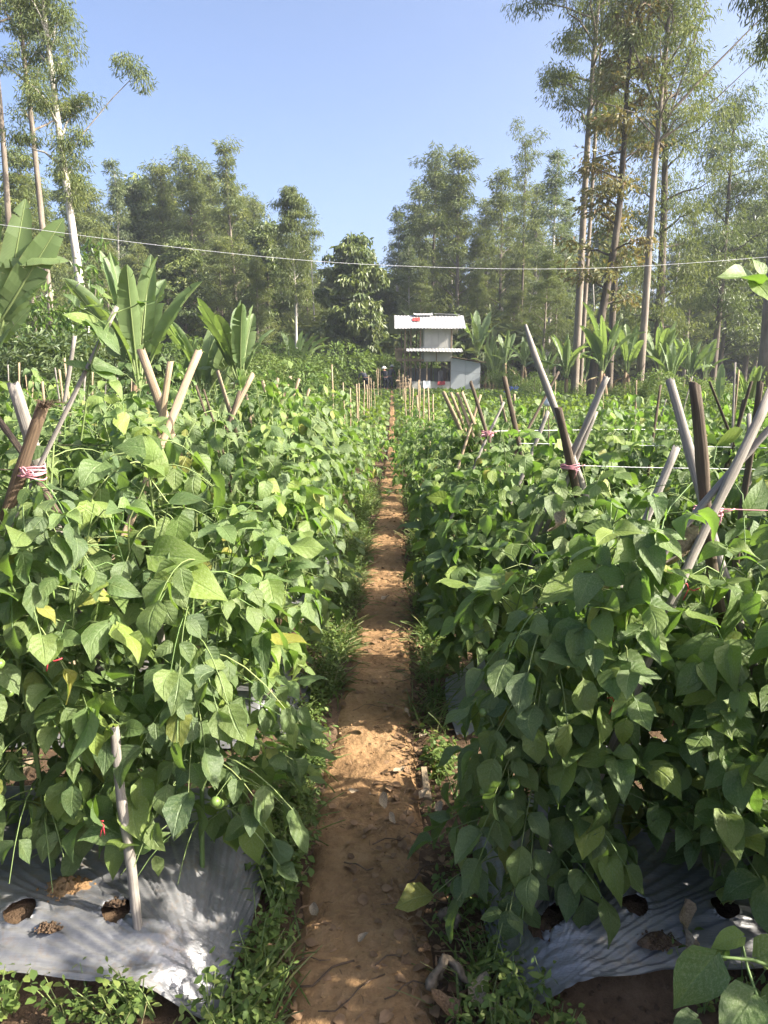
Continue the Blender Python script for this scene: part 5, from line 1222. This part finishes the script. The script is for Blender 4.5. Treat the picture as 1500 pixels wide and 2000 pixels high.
def big_left_banana():
    b = P(-55, 760, 7.6); t = empty('banana_plant', (b[0], 7.6, 0)); tag(t, 'huge pale banana leaves entering at the left picture edge', 'banana plant')
    mb = MB(); mb.tube([[0, 0, -.05], [.02, 0, 1.0], [0, 0, 1.8]], [.14, .12, .07], 10); mb.build('pseudostem', M['banana_stem'], t)
    for me, px, py, qx, qy, k, nv in ((BLF['up'][1], -12, 720, 50, 388, 1, (.7, -1, .3)), (BLF['up'][2], -35, 690, 124, 426, 1, (.8, -1, .5)), (BLF['up'][0], -60, 660, 2, 402, 1, (.6, -1, .3)), (BLF['arch'][1], -130, 560, 134, 510, 1, (0, -.25, 1)), (BLF['up'][3], -20, 640, 92, 545, 1.0, (.45, -.8, .8)), (BLF['up'][2], -10, 690, 60, 600, 1.0, (.3, -1, .5)), (BLF['up'][1], -40, 760, 20, 640, 1.0, (-.3, -1, .3))):
        o_ = P(px, py, 7.6); e_ = P(qx, qy, 7.5)
        d = Vector(e_ - o_); co = np.zeros(len(me.vertices) * 3); me.vertices.foreach_get('co', co); co = co.reshape(-1, 3)
        tipv = co[np.argmax(co[:, 0] ** 2 + co[:, 2] ** 2)]; tip = Vector((tipv[0], 0, tipv[2]))
        L = d.length / tip.length
        # leaf's own X-Z plane turned so that its face looks at the camera
        yaxis = Vector(nv).normalized(); dn = d.normalized(); zx = yaxis - dn * yaxis.dot(dn); zx.normalize()
        tn = tip.normalized(); src = Matrix((tn, Vector((0, 1, 0)).cross(tn).normalized() * -1, Vector((0, 1, 0)))).transposed()
        nrm = zx; src_n = Vector((-tn.z, 0, tn.x))
        sM = Matrix((tn, src_n, tn.cross(src_n))).transposed(); dM = Matrix((dn, nrm, dn.cross(nrm))).transposed()
        rot = (dM @ sM.inverted()).to_4x4()
        o = ob('leaf', me, None, t); o.matrix_local = Matrix.Translation(Vector(o_) - Vector((b[0], 7.6, 0))) @ rot @ Matrix.Scale(L * k, 4)
big_left_banana()
banana(930, 596, 52, 'banana plant with one tall upright leaf just right of the hut', [(U_, 90, 1.0), (U_, 70, .95)] + fan(6, 1, 3, 1, 1), base_frac=.40, stems=2)
banana(965, 668, 50, 'low bright banana clump behind the lean-to shed', fan(7, 6, 4, 0, 0), base_frac=.2, stems=2)
banana(950, 650, 51, 'bright upright banana shoots against the shed roof', fan(27, 5, 2, 0, 0), base_frac=.25, stems=2)
banana(1022, 652, 43, 'banana plant with drooping leaves and a red-brown stem right of the shed', fan(8, 2, 4, 3, 2), base_frac=.5, stems=2)
banana(985, 640, 47, 'dark banana plant with arching leaves behind the shed corner', fan(9, 2, 4, 2, 1), base_frac=.45)
banana(1105, 640, 31, 'banana plant with a long arching leaf left of the brown trunk', fan(10, 4, 4, 1, 1) + [(D_, 175, 1.0)], base_frac=.36)
banana(1140, 655, 33, 'bright banana plant behind the base of the brown trunk', fan(28, 5, 3, 0, 1), base_frac=.36)
banana(1175, 610, 27, 'broad banana plant between the two leaning trunks', fan(11, 5, 4, 1, 2) + [(A, 172, 1.25)], base_frac=.42, stems=2)
banana(1222, 618, 28, 'banana plant right in front of the slim leaning trunk', fan(12, 5, 4, 1, 2), base_frac=.42, stems=2)
banana(1285, 622, 29, 'backlit banana plant right of the slim leaning trunk', fan(13, 6, 3, 0, 2), base_frac=.38, stems=2)
banana(1310, 650, 27, 'banana clump with glowing broad leaves below the dense leafy tree', fan(29, 5, 3, 1, 1), base_frac=.36, stems=2)
banana(1345, 650, 29, 'banana plant with shiny broad leaves at the right', fan(14, 4, 4, 1, 1), base_frac=.40)
banana(1375, 655, 30, 'banana plant with one upright torn leaf at the right', [(U_, 40, 1), (U_, 100, .8), (A, 180, .8), (A, 340, .7)], base_frac=.40)
banana(1408, 705, 19, 'young banana shoot with a single glowing leaf in the right field', [(U_, 60, 1), (A, 10, .5)], base_frac=.30)
banana(1468, 698, 15, 'young banana plant before the trunk at the right picture edge', fan(15, 3, 3, 0, 0), base_frac=.40)
banana(1065, 665, 40, 'small banana plant in the shade behind the long pale stake', fan(16, 3, 3, 1, 1), base_frac=.4)
# ------------------------------------------------------------------ trees
LEAFQ = quad_leaf(1, .20, .2)
LEAFW = quad_leaf(1, .42, .15)
def tree_mesh(seed, H, cb, rad, nb, per, leaf, mat, bark, trunk_r, clump=.55, up=(30, 60), lean=(0, 0), layered=1.0, droop=.6, tpl=LEAFQ, shape='tall', wig=.25, dead=0, extra=None, cn=4):
    g = np.random.default_rng(seed)
    tm = MB(); n = 16; q = np.linspace(0, 1, n)
    tx = lean[0] * q + wig * (vnoise(q * 2.5 + seed, q * 0) ) * q; ty = lean[1] * q + wig * vnoise(q * 2.5 + seed, q * 0 + 7) * q
    tr = np.stack([tx, ty, q * H - .1], 1)
    tm.tube(tr, trunk_r * (1 - q) ** .75 + .012, 9, 0, False)
    at = lambda h: np.array([np.interp(h, q * H, tr[:, c]) for c in range(3)])
    cl = []
    for i in range(nb):
        u = (i + g.random()) / nb; h = H * (cb + (1 - cb) * u * .97)
        if shape == 'tall': pr = (.45 + .75 * math.sin(min(1, u * 1.15 + .12) * math.pi) ** .8) * (1.05 - .45 * u)
        elif shape == 'round': pr = math.sqrt(max(.05, 1 - (2 * u - .9) ** 2))
        elif shape == 'umbrella': pr = .35 + .9 * u
        else: pr = 1.05 - .6 * u
        L = rad * pr * g.uniform(.6, 1.15); az = i * 2.39996 + g.normal(0, .5); el = R(g.uniform(*up)) * (1 + .3 * u)
        b = at(h); s = np.linspace(0, 1, 6)
        d0 = rot_az(az)
        pts = b + np.outer(s * L * math.cos(el), d0) + np.stack([s * 0, s * 0, L * math.sin(el) * (s - .25 * droop * s ** 2)], 1) + g.normal(0, .04 * L, (6, 3)) * s[:, None]
        br = max(.012, trunk_r * .32 * (1 - u * .7)) * (1 - s) + .008
        tm.tube(pts, br, 5, 0, False)
        for c in range(cn):
            w_ = g.uniform(.45, 1.0) if c else 1.0
            p = np.array([np.interp(w_, s, pts[:, k]) for k in range(3)])
            o = p + g.normal(0, .30, 3) * rad * .35 + np.array([0, 0, g.uniform(-.1, .25)]) * rad * .3
            if c: tm.tube([p, (p + o) / 2 + [0, 0, .05], o], [.014, .010, .006], 3, 0, False)
            cl.append(o)
        for c in range(dead):
            p = pts[g.integers(2, 6)]; o = p + g.normal(0, .5, 3) * rad * .5; tm.tube([p, (p + o) / 2, o], [.010, .007, .003], 3, 0, False)
    cl.append(tr[-1] + [0, 0, .1])
    if extra is not None:
        for (pts, cls, r_) in extra:
            pts = np.array(pts, float); tm.tube(pts, np.linspace(r_, .012, len(pts)), 6, 0, False); cl += [np.array(c, float) for c in cls]
    cl = np.array(cl); m = len(cl)
    cm = MB()
    cs = clump * g.uniform(.65, 1.25, m); cr = g.random(m)  # random tone per clump, imitating sunlit highlights in the crown by colour
    k = per; N = m * k
    dirs = unit(g.normal(0, 1, (N, 3))); rr = g.random(N) ** .45
    off = dirs * rr[:, None] * np.repeat(cs, k)[:, None] * np.array([1.0, 1.0, .62 * layered])
    pos = np.repeat(cl, k, 0) + off
    hang = g.uniform(.3, 1.0, N) * droop
    d = unit(unit(dirs * [1, 1, .3] + g.normal(0, .5, (N, 3))) * (1 - hang)[:, None] + np.array([0, 0, -1.0]) * hang[:, None])
    nn = g.normal(0, 1, (N, 3)) + np.array([0, 0, .5]) + dirs * .6
    cm.scatter(tpl, pos, frames(d, nn), leaf * g.uniform(.65, 1.3, N), (np.repeat(cr, k) * .75 + g.random(N) * .25) % 1)
    a = tm.mesh('trunk'); a.materials.append(M[bark]); c = cm.mesh('crown', False); c.materials.append(M[mat])
    return a, c
def place_tree(ms, name, x, Y, label, scale=1.0, sz=None, rz=0.0, group=None, cat='tree', mat=None, tilt=(0, 0)):
    t = empty(name, (x, Y, 0), rz); t.scale = (scale, scale, sz or scale); t.rotation_euler = (tilt[0], tilt[1], rz); tag(t, label, cat, group)
    ob('trunk', ms[0], None, t); c = ob('crown', ms[1], None, t); c['kind'] = 'stuff'
    return t
def X(px, Y, py=715): return float(P(px, py, Y)[0])
def Z(py, Y, px=750): return float(P(px, py, Y)[2])
# generic far trees, built about 20 m tall, then copied
FAR = {
 'slim': [tree_mesh(900 + i, 20, .34, 2.6, 28, 62, .34, 'euc', 'bark_brown', .17, .62, lean=(.5, 0), shape='tall') for i in range(3)],
 'full': [tree_mesh(910 + i, 20, .14, 3.3, 40, 75, .36, 'euc', 'bark_brown', .20, .74, (25, 50), shape='tall') for i in range(3)],
 'pale': [tree_mesh(920 + i, 20, .28, 2.2, 26, 54, .34, 'euc_pale', 'bark_pale', .14, .58, shape='tall') for i in range(2)],
 'airy': [tree_mesh(930 + i, 20, .50, 2.6, 20, 52, .33, 'euc', 'bark_dark', .15, .60, (40, 65), shape='umbrella') for i in range(2)],
 'dark': [tree_mesh(940 + i, 14, .22, 3.2, 30, 75, .36, 'dark_tree', 'bark_dark', .18, .85, (10, 40), layered=.7, tpl=LEAFW) for i in range(2)],
}
FH = {'slim': 20, 'full': 20, 'pale': 20, 'airy': 20, 'dark': 14}
TG = np.random.default_rng(71)
def far(kind, px, top, Y, label, wide=1.0, group=None, name='eucalyptus_tree', v=None):
    H = Z(top, Y, px); k = H / (FH[kind] * 1.03); ms = FAR[kind][TG.integers(len(FAR[kind])) if v is None else v]
    return place_tree(ms, name, X(px, Y, 560), Y, label, k * wide, k, TG.uniform(0, 6.28), group)
# left wood
far('full', 60, 275, 44, 'bushy olive tree filling the left edge behind the leaning white trunk', 1.3)
far('full', 150, 320, 50, 'bushy tree just right of the white trunk, lower than its neighbours', 1.2)
far('full', -30, 300, 48, 'bushy tree cut by the left picture edge', 1.2)
far('pale', 235, 300, 58, 'pale slim tree with a light crown against the sky, left', 1.1)
far('dark', 283, 335, 64, 'dark tree between the pale slim tree and the tall group at the left', 1.0, name='dark_tree')
far('full', 325, 305, 62, 'left tree of the tall olive group left of the middle', 1.15)
far('full', 378, 290, 60, 'highest rounded tree of the olive group left of the middle', 1.25)
far('slim', 425, 325, 66, 'tree filling the dip in the tall left group', 1.2)
far('slim', 463, 276, 58, 'tree with airy layered top, tallest right member of the left group', 1.1)
far('full', 500, 385, 64, 'lower olive tree on the right shoulder of the left group', 1.1)
far('full', 535, 430, 66, 'low olive tree sloping down to the round-topped slim tree', 1.1)
far('dark', 520, 430, 55, 'dark tree behind the bright banana plant', 1.0, name='dark_tree')
sl_ = tree_mesh(960, 16, .46, 2.1, 40, 90, .30, 'euc', 'bark_pale', .13, .62, (20, 50), shape='round', droop=.8)
Y_ = 50; place_tree(sl_, 'eucalyptus_tree', X(576, Y_, 600), Y_, 'slim straight tree with a dense rounded top standing alone right of the left group', Z(357, Y_) / 16.4)
far('full', 600, 500, 72, 'low dull tree right behind the slim round-topped tree', 1.2)
# middle: broad drooping-leaved dark tree and umbrella tree
dt = tree_mesh(970, 12, .12, 2.7, 48, 70, .50, 'dark_tree', 'bark_dark', .16, .75, (-5, 35), layered=.55, droop=.85, tpl=LEAFW, shape='round')
Y_ = 56; place_tree(dt, 'broadleaf_tree', X(688, Y_, 600), Y_, 'dark broad tree with tiers of long drooping leaves in the middle of the skyline', Z(458, Y_) / 12.3, rz=1)
ut = tree_mesh(971, 10, .62, 2.6, 18, 80, .35, 'dark_tree', 'bark_brown', .13, .8, (5, 30), layered=.5, droop=.3, tpl=LEAFW, shape='umbrella')
Y_ = 62; place_tree(ut, 'umbrella_tree', X(745, Y_, 600), Y_, 'flat-topped dark tree between the broad tree and the hut', Z(530, Y_) / 10.4)
far('dark', 650, 520, 80, 'dark tree in the gap of the skyline', 1.1, name='dark_tree')
far('slim', 722, 520, 75, 'thin tree behind the flat-topped one', 1.0)
far('slim', 625, 530, 95, 'hazy far tree seen in the gap of the skyline', 1.4)
# right of the middle
far('pale', 775, 395, 66, 'low wispy tree left of the tall tree behind the hut', 1.2)
far('pale', 800, 455, 60, 'wispy shorter tree directly behind the hut roof', 1.2)
far('full', 845, 285, 66, 'tall tree behind the hut, left of a pair', 1.05)
far('full', 893, 280, 62, 'tall dense tree behind the hut, right of a pair', 1.15)
far('slim', 935, 440, 62, 'shorter tree right of the tall pair behind the hut', 1.2)
far('slim', 985, 322, 64, 'middle-height tree with a domed top right of the hut', 1.25)
far('airy', 1020, 262, 60, 'thin bare-stemmed tree with a small tuft high up right of the hut', .85)
far('pale', 1075, 282, 56, 'pale loose tree left of the big brown trunk', 1.3)
far('slim', 1062, 480, 44, 'short light green tree in front of the thin stems', 1.3)
far('full', 1005, 560, 58, 'low bushy tree behind the right bananas', 1.5)
far('airy', 1388, 338, 58, 'thin tree with wispy top right of the dense group', 1.1)
far('slim', 1430, 420, 60, 'hazy slim tree near the right edge', 1.2)
far('dark', 1470, 385, 52, 'dark hazy tree by the right picture edge', 1.2, name='dark_tree')
far('airy', 1500, 290, 46, 'tall tree at the right picture edge with drooping top', 1.2)
far('full', 1405, 480, 64, 'dark lower tree behind the wispy right one', 1.3)
# second line closing the wood
for px, top, Y in ((20, 380, 70), (110, 420, 75), (200, 400, 80), (260, 420, 82), (345, 430, 85), (410, 420, 85), (470, 440, 86), (560, 500, 88), (840, 470, 88), (900, 480, 85), (960, 470, 84), (1040, 430, 82), (1110, 460, 78), (1180, 440, 74), (1250, 470, 74), (1320, 460, 74), (1390, 500, 72), (1455, 480, 70), (1530, 420, 66), (-40, 420, 66), (700, 560, 90), (770, 560, 92)):
    far('full' if TG.random() < .6 else 'dark', px, top, Y, 'far tree in the shaded back line of the wood, ' + ('behind the white trunk' if px < 240 else 'behind the left bananas' if px < 520 else 'around the gap in the skyline' if px < 780 else 'behind the hut and bananas' if px < 1080 else 'behind the big brown trunks' if px < 1350 else 'by the right picture edge'), 1.3, 'back line of the wood')
for px, top, Y, k_ in ((180, 350, 66, 'full'), (300, 350, 72, 'slim'), (350, 340, 74, 'full'), (400, 330, 72, 'full'), (445, 350, 74, 'slim'), (490, 370, 74, 'full'), (95, 340, 62, 'full'), (555, 440, 74, 'slim'), (820, 350, 78, 'full'), (870, 330, 80, 'pale'), (950, 380, 78, 'slim'), (1000, 370, 76, 'pale'), (1050, 350, 72, 'slim'), (1100, 380, 66, 'pale'), (1360, 400, 66, 'slim'), (1440, 380, 72, 'pale'), (1485, 350, 66, 'full'), (790, 480, 74, 'full'), (640, 560, 74, 'full'), (590, 450, 80, 'full'), (30, 400, 52, 'full'), (210, 430, 54, 'full'), (270, 470, 55, 'full'), (360, 470, 52, 'dark'), (430, 450, 54, 'full'), (500, 500, 52, 'full'), (820, 500, 60, 'full'), (935, 520, 58, 'full'), (1015, 470, 62, 'full'), (1090, 500, 50, 'full'), (1350, 470, 48, 'full'), (1420, 450, 50, 'dark'), (1490, 430, 52, 'full')):
    far(k_, px, top, Y, 'tree in the wood\'s middle line, showing ' + ('between the white trunk and the tall left group' if px < 320 else 'behind the tall left group' if px < 510 else 'near the gap in the skyline' if px < 700 else 'behind the hut' if px < 960 else 'behind the thin stems right of the hut' if px < 1200 else 'near the right picture edge'), 1.25, 'middle line of the wood')
# near tall trees
e1 = [([[.2, 0, 11.0], [1.6, 0, 12.0], [3.4, 0, 13.4], [4.6, .1, 14.0]], [[4.2, 0, 14.4], [4.8, 0, 14.3], [5.2, 0, 13.7], [4.6, 0, 14.9], [5.1, .1, 14.0], [3.9, 0, 14.8]], .045)]
Y_ = 26.0; zt = 19.5
def near_tree(base_px, base_py_for_x, Y, seed, H, cb, rad, nb, per, leaf, mat, bark, tr, clump, label, lean_px, **k):
    """lean_px: picture x where the trunk passes at height H"""
    xb = X(base_px[0], Y, base_px[1]); xt = X(lean_px[0], Y, lean_px[1]); zt_ = Z(lean_px[1], Y); zb = Z(base_px[1], Y)
    sl_x = (xt - xb) / (zt_ - zb); x0 = xb - sl_x * zb
    ms = tree_mesh(seed, H, cb, rad, nb, per, leaf, mat, bark, tr, clump, lean=(sl_x * H, 0), **k)
    return place_tree(ms, 'eucalyptus_tree', x0, Y, label)
zsp = lambda py, Y: Z(py, Y)
Yt = 27.0
ex = X(275, Yt, 200) - X(150, Yt, 500) + .2
near_tree((148, 480), 0, Yt, 1001, 18.5, .38, 1.75, 30, 165, .17, 'euc', 'bark_pale', .17, .50, 'leaning tall tree with a smooth white trunk and one long branch reaching right', (92, 60), shape='col', up=(25, 60), droop=.75, wig=.2,
          extra=[([[-.75, 0, 8.3], [.3, 0, 9.6], [1.4, 0, 10.7], [2.1, 0, 11.3]], [[1.75, 0, 11.9], [2.05, 0, 11.8], [2.35, 0, 11.5], [2.5, 0, 11.1], [1.95, 0, 11.6]], .03)])
near_tree((95, 560), 0, 30.0, 1002, 21, .50, 1.9, 24, 110, .17, 'euc', 'bark_brown', .14, .55, 'thin reddish trunk with sparse branches left of the white trunk', (45, 60), shape='col', up=(20, 55), droop=.6, wig=.3, dead=2)
near_tree((20, 500), 0, 29.0, 1009, 21, .66, 2.2, 22, 190, .18, 'euc', 'bark_brown', .13, .6, 'tall tree whose crown fills the top left corner', (-10, 60), shape='col', up=(20, 55), droop=.7)
near_tree((1122, 760), 0, 31.0, 1003, 22, .48, 2.7, 32, 150, .19, 'euc', 'bark_brown', .16, .62, 'big straight brown trunk left of the right group, drooping leafy top', (1157, 160), shape='tall', up=(10, 50), droop=.8, dead=0, wig=.15)
near_tree((1136, 700), 0, 31.6, 1013, 20, .55, 1.8, 16, 120, .19, 'euc', 'bark_brown', .09, .6, 'second thinner trunk hugging the big brown one', (1168, 160), shape='tall', up=(10, 50), droop=.8, wig=.1)
near_tree((1152, 780), 0, 28.5, 1004, 15.5, .26, 1.7, 30, 34, .24, 'rust', 'bark_dark', .17, .62, 'dark curved trunk wrapped in rusty orange and olive leaves', (1218, 300), shape='tall', up=(0, 35), droop=.5, layered=.6, tpl=LEAFW, wig=.5)
near_tree((1248, 760), 0, 28.0, 1005, 19, .50, 3.9, 24, 140, .19, 'euc', 'bark_brown', .145, .66, 'slim leaning grey-brown trunk with forked limbs spreading at the top right', (1292, 180), shape='umbrella', up=(38, 60), droop=.65, dead=2, wig=.15,
          extra=[([[0.38, 0, 10.4], [1.78, 0, 11.9], [4.28, .1, 14.4]], [[4.18, 0, 14.8], [4.58, .2, 14.3], [3.78, 0, 14.9]], .07), ([[0.33, .1, 9.7], [1.58, .1, 10.5], [3.28, 0, 12.1]], [[3.48, 0, 12.4], [3.08, .1, 12.6]], .045), ([[0.35, 0, 9.9], [-0.72, 0, 11.9], [-1.52, 0, 13.7]], [[-1.52, 0, 14]], .06), ([[0.36, 0, 10.2], [0.98, -.2, 12.5], [1.48, -.2, 14.6]], [], .045), ([[0.30, 0, 9.3], [-0.92, -.2, 10.4], [-2.62, -.2, 10.9]], [[-2.72, -.2, 11.0]], .04)])
near_tree((1287, 640), 0, 34.0, 1006, 18, .18, 2.7, 34, 120, .21, 'euc', 'bark_dark', .22, .80, 'dense leafy tree behind the slim leaning trunk', (1300, 240), shape='round', up=(5, 45), droop=.75, wig=.2)
near_tree((1195, 640), 0, 36.0, 1016, 17, .30, 2.4, 22, 105, .21, 'euc', 'bark_dark', .18, .80, 'leafy tree filling the gap between the brown and the slim trunk', (1215, 240), shape='round', up=(5, 45), droop=.75, wig=.2)
near_tree((1492, 780), 0, 18.0, 1007, 13.5, .62, 2.0, 20, 150, .16, 'euc', 'bark_brown', .19, .5, 'thick trunk at the right picture edge with leaves hanging into the top corner', (1530, 250), shape='umbrella', up=(20, 55), droop=.85, wig=.1)
near_tree((1400, 640), 0, 40.0, 1017, 15, .25, 2.2, 26, 120, .24, 'dark_tree', 'bark_dark', .18, .85, 'dark leafy tree right of the dense group', (1418, 420), shape='round', up=(5, 45), droop=.7)
# ------------------------------------------------------------------ shrubs
def bush_mesh(seed, rx, ry, rz_, n, leaf, mat, tpl=LEAFW, stems=7):
    g = np.random.default_rng(seed); mb = MB(); st = MB()
    lob = g.normal(0, .45, (9, 3)) * [1, 1, .5]; lob[:, 2] = np.abs(lob[:, 2]) ; lr = g.uniform(.35, .6, 9)
    i = g.integers(0, 9, n); d = unit(g.normal(0, 1, (n, 3))); d[:, 2] = np.abs(d[:, 2]) * 1.0 - .25
    p = (lob[i] + d * (lr[i] * (.55 + .45 * g.random(n) ** .5))[:, None]) * [rx, ry, rz_] + [0, 0, rz_ * .30]
    p[:, 2] = np.abs(p[:, 2]) + .03
    dr = unit(d + g.normal(0, .5, (n, 3)) + [0, 0, -.5]); nn = d + [0, 0, .8] + g.normal(0, .5, (n, 3))
    mb.scatter(tpl, p, frames(dr, nn), leaf * g.uniform(.6, 1.3, n), (i * .11 + g.random(n) * .3) % 1)
    for q in range(stems):
        e = lob[q % 9] * [rx, ry, rz_] + [0, 0, rz_ * .5]; st.tube([[g.normal(0, .1), g.normal(0, .1), -.05], e * [.5, .5, .5], e], [.022, .016, .008], 5, 0, False)
    a = st.mesh('stem'); a.materials.append(M['bark_brown']); f = mb.mesh('foliage', False); f.materials.append(M[mat]); return a, f
BUSH = {'cassava': [bush_mesh(1100 + i, 1.7, 1.3, 1.7, 6500, .13, 'cassava', quad_leaf(1, .30, .2)) for i in range(3)], 'scrub': [bush_mesh(1110 + i, 1.6, 1.4, 1.4, 4500, .10, 'weed') for i in range(3)],
        'bright': [bush_mesh(1120, 1.2, 1.0, 1.6, 2600, .13, 'bright_tree')], 'dull': [bush_mesh(1130 + i, 1.9, 1.5, 1.6, 2200, .24, 'euc') for i in range(2)]}
def bush(kind, px, top, Y, label, group=None, wide=1.0, name='bush', base=0.0):
    h = Z(top + (28 if group and 'right' in group else 0), Y) - base; ms = BUSH[kind][TG.integers(len(BUSH[kind]))]; k = h / {'cassava': 1.75, 'scrub': 1.5, 'bright': 1.75, 'dull': 1.75}[kind]
    t = empty(name, (X(px, Y), Y, base), TG.uniform(0, 6.28)); t.scale = (k * wide, k * wide, k); tag(t, label, 'shrub', group)
    ob('stem', ms[0], None, t); f = ob('foliage', ms[1], None, t); f['kind'] = 'stuff'
for px, top, Y, w_ in ((-20, 610, 15, 1.1), (40, 618, 14.5, 1), (95, 612, 15.5, 1.1), (150, 640, 14.8, 1), (200, 655, 15.5, 1), (245, 680, 16, 1), (300, 690, 17, 1), (340, 690, 18, 1), (10, 650, 13, .9), (120, 680, 13.5, .9), (205, 700, 14, .9)):
    bush('cassava', px, top, Y, 'dense dark leafy shrub of the thicket, ' + ('at the left picture edge' if px < 60 else 'left of the tall banana plant' if px < 210 else 'under the tall banana plant'), 'thicket along the left field edge', w_, 'thicket_shrub')
bush('bright', 150, 530, 19, 'small glossy-leaved tree with bright tips under the white trunk', None, .6, 'glossy_shrub')
for px, top, Y, w_ in ((395, 690, 24, 1), (440, 690, 26, 1), (515, 665, 28, 1.1), (545, 672, 34, 1.1), (560, 700, 27, 1), (600, 690, 38, 1), (490, 690, 30, 1)):
    bush('scrub', px, top, Y, 'low yellow-green scrub behind the left bananas', 'scrub behind the left bananas', w_)
for px, top, Y, w_ in ((1000, 690, 44, 1), (1045, 700, 38, 1), (1085, 710, 34, 1), (1140, 720, 31, 1), (1200, 725, 30, 1), (1240, 735, 25, .9), (1310, 705, 24, 1.1), (1345, 715, 21, 1.0), (1385, 700, 24, 1.1), (1430, 700, 22, 1.1), (1475, 715, 18, 1), (1270, 720, 27, 1), (1510, 690, 20, 1.2)):
    bush('scrub', px, top, Y, 'leafy scrub ' + ('right of the hut' if px < 1100 else 'at the foot of the big brown trunk' if px < 1230 else 'right of the slim leaning trunk' if px < 1400 else 'by the right picture edge'), 'scrub under the right trees', w_)
for q in range(34):
    px = -60 + q * 49; Y = 62 + 12 * ((q * 7) % 5) / 4
    bush('dull', px, 640 - 40 * ((q * 3) % 4) / 3, Y, 'dull bush in the shade of the far wood ' + ('behind the left bananas' if px < 610 else 'left of the hut' if px < 760 else 'behind the hut' if px < 950 else 'behind the right bananas'), 'bushes in the shade of the wood', 1.3)
# the far wood that shows only as dark texture between the trunks
def far_wood():
    g = np.random.default_rng(81); mb = MB(); n = 52000
    x = g.uniform(-75, 75, n); y = 84 + 26 * g.random(n) ** 1.3; top = 11 + 5 * vnoise(x * .14, x * 0) + 3 * vnoise(x * .5, y * .1)
    z = top * g.random(n) ** .8
    d = unit(g.normal(0, 1, (n, 3)) + [0, 0, -.5])
    mb.scatter(LEAFW, np.stack([x, y, z], 1), frames(d, g.normal(0, 1, (n, 3)) + [0, -.5, .5]), g.uniform(.6, 1.2, n), (vnoise(x * .6, z * .6) * .4 + .5 + g.random(n) * .2) % 1)
    o = mb.build('far_wood', M['euc'], None, False); tag(o, 'shaded far wood closing the view behind the single trees', kind='stuff')
    tm = MB()
    for q in range(150):
        xx = g.uniform(-60, 60); yy = g.uniform(60, 95); tm.tube([[xx, yy, -.1], [xx + g.normal(0, .3), yy, 5], [xx + g.normal(0, .6), yy, 11]], [.10, .08, .05], 5, 0, False)
    o = tm.build('wood_trunks', M['bark_pale']); tag(o, 'thin pale stems standing in the far wood', kind='stuff')
far_wood()
# tall crop strip beyond the bean field
def tall_crop():
    g = np.random.default_rng(91); mb = MB(); n = 26000
    y = 52.5 + 14 * g.random(n); x = g.uniform(-9.5, 3.5, n) * 1.0
    row = np.round(y / 1.4) * 1.4 + g.normal(0, .16, n); z = 2.25 * (1 + .10 * vnoise(x * 1.5, y)) * g.random(n) ** .6
    el = R(1) * g.uniform(-30, 75, n); a = g.uniform(0, 6.28, n)
    d = np.stack([np.cos(a) * np.cos(el), np.sin(a) * np.cos(el), np.sin(el)], 1)
    mb.scatter(LEAFQ, np.stack([x, row, z], 1), frames(d, g.normal(0, .6, (n, 3)) + [0, 0, 1]), g.uniform(.25, .5, n), g.random(n))
    o = mb.build('tall_crop', M['weed'], None, False); tag(o, 'strip of taller pale green crop beyond the bean field', kind='stuff')
tall_crop()
# right-edge leaf hanging in front of the trees
def edge_leaf():
    b = P(1530, 545, 2.6); t = empty('bean_shoot', tuple(b)); tag(t, 'bean leaves hanging in from the right picture edge against the trees', 'bean shoot')
    mb = MB(); mb.tube([np.array([.25, 0, -.6]), [.05, 0, -.1], np.zeros(3), P(1478, 552, 2.6) - b], [.003, .003, .0025, .002], 5); mb.build('stem', M['stem'], t)
    for o_, e_, nr, v in (((1478, 552, 2.6), (1424, 528, 2.55), (.1, -.5, .9), 4), ((1476, 553, 2.6), (1515, 578, 2.5), (.1, -.8, .5), 1), ((1490, 540, 2.6), (1480, 505, 2.6), (.4, -.9, .3), 2)):
        o = P(*o_); e = P(*e_); d = e - o; L = np.linalg.norm(d); l = ob('leaf', BEAN_ME[v], None, t); l.matrix_local = leaf_matrix(o - b, d / L, np.array(nr, float), L * 1.2)
edge_leaf()

# ------------------------------------------------------------------ thin morning haze
def haze():
    mb = MB(); zb, zt = -4.0, 32.0
    V = [[x, y, z] for x in (-420, 420) for y in (-120, 520) for z in (zb, zt)]
    mb.add(V, [np.array([[0, 1, 3, 2], [4, 6, 7, 5], [0, 4, 5, 1], [2, 3, 7, 6], [0, 2, 6, 4], [1, 5, 7, 3]])])
    t = NT('haze_air'); v = t.n('ShaderNodeVolumePrincipled', {'Color': (.80, .88, 1.0), 'Density': HAZE, 'Anisotropy': .25}); t.t.links.new(v.outputs[0], t.out.inputs['Volume'])
    o = mb.build('haze', t.m, None, False); tag(o, 'thin bluish haze in the air over the field and wood', kind='stuff')
HAZE = .0007
haze()
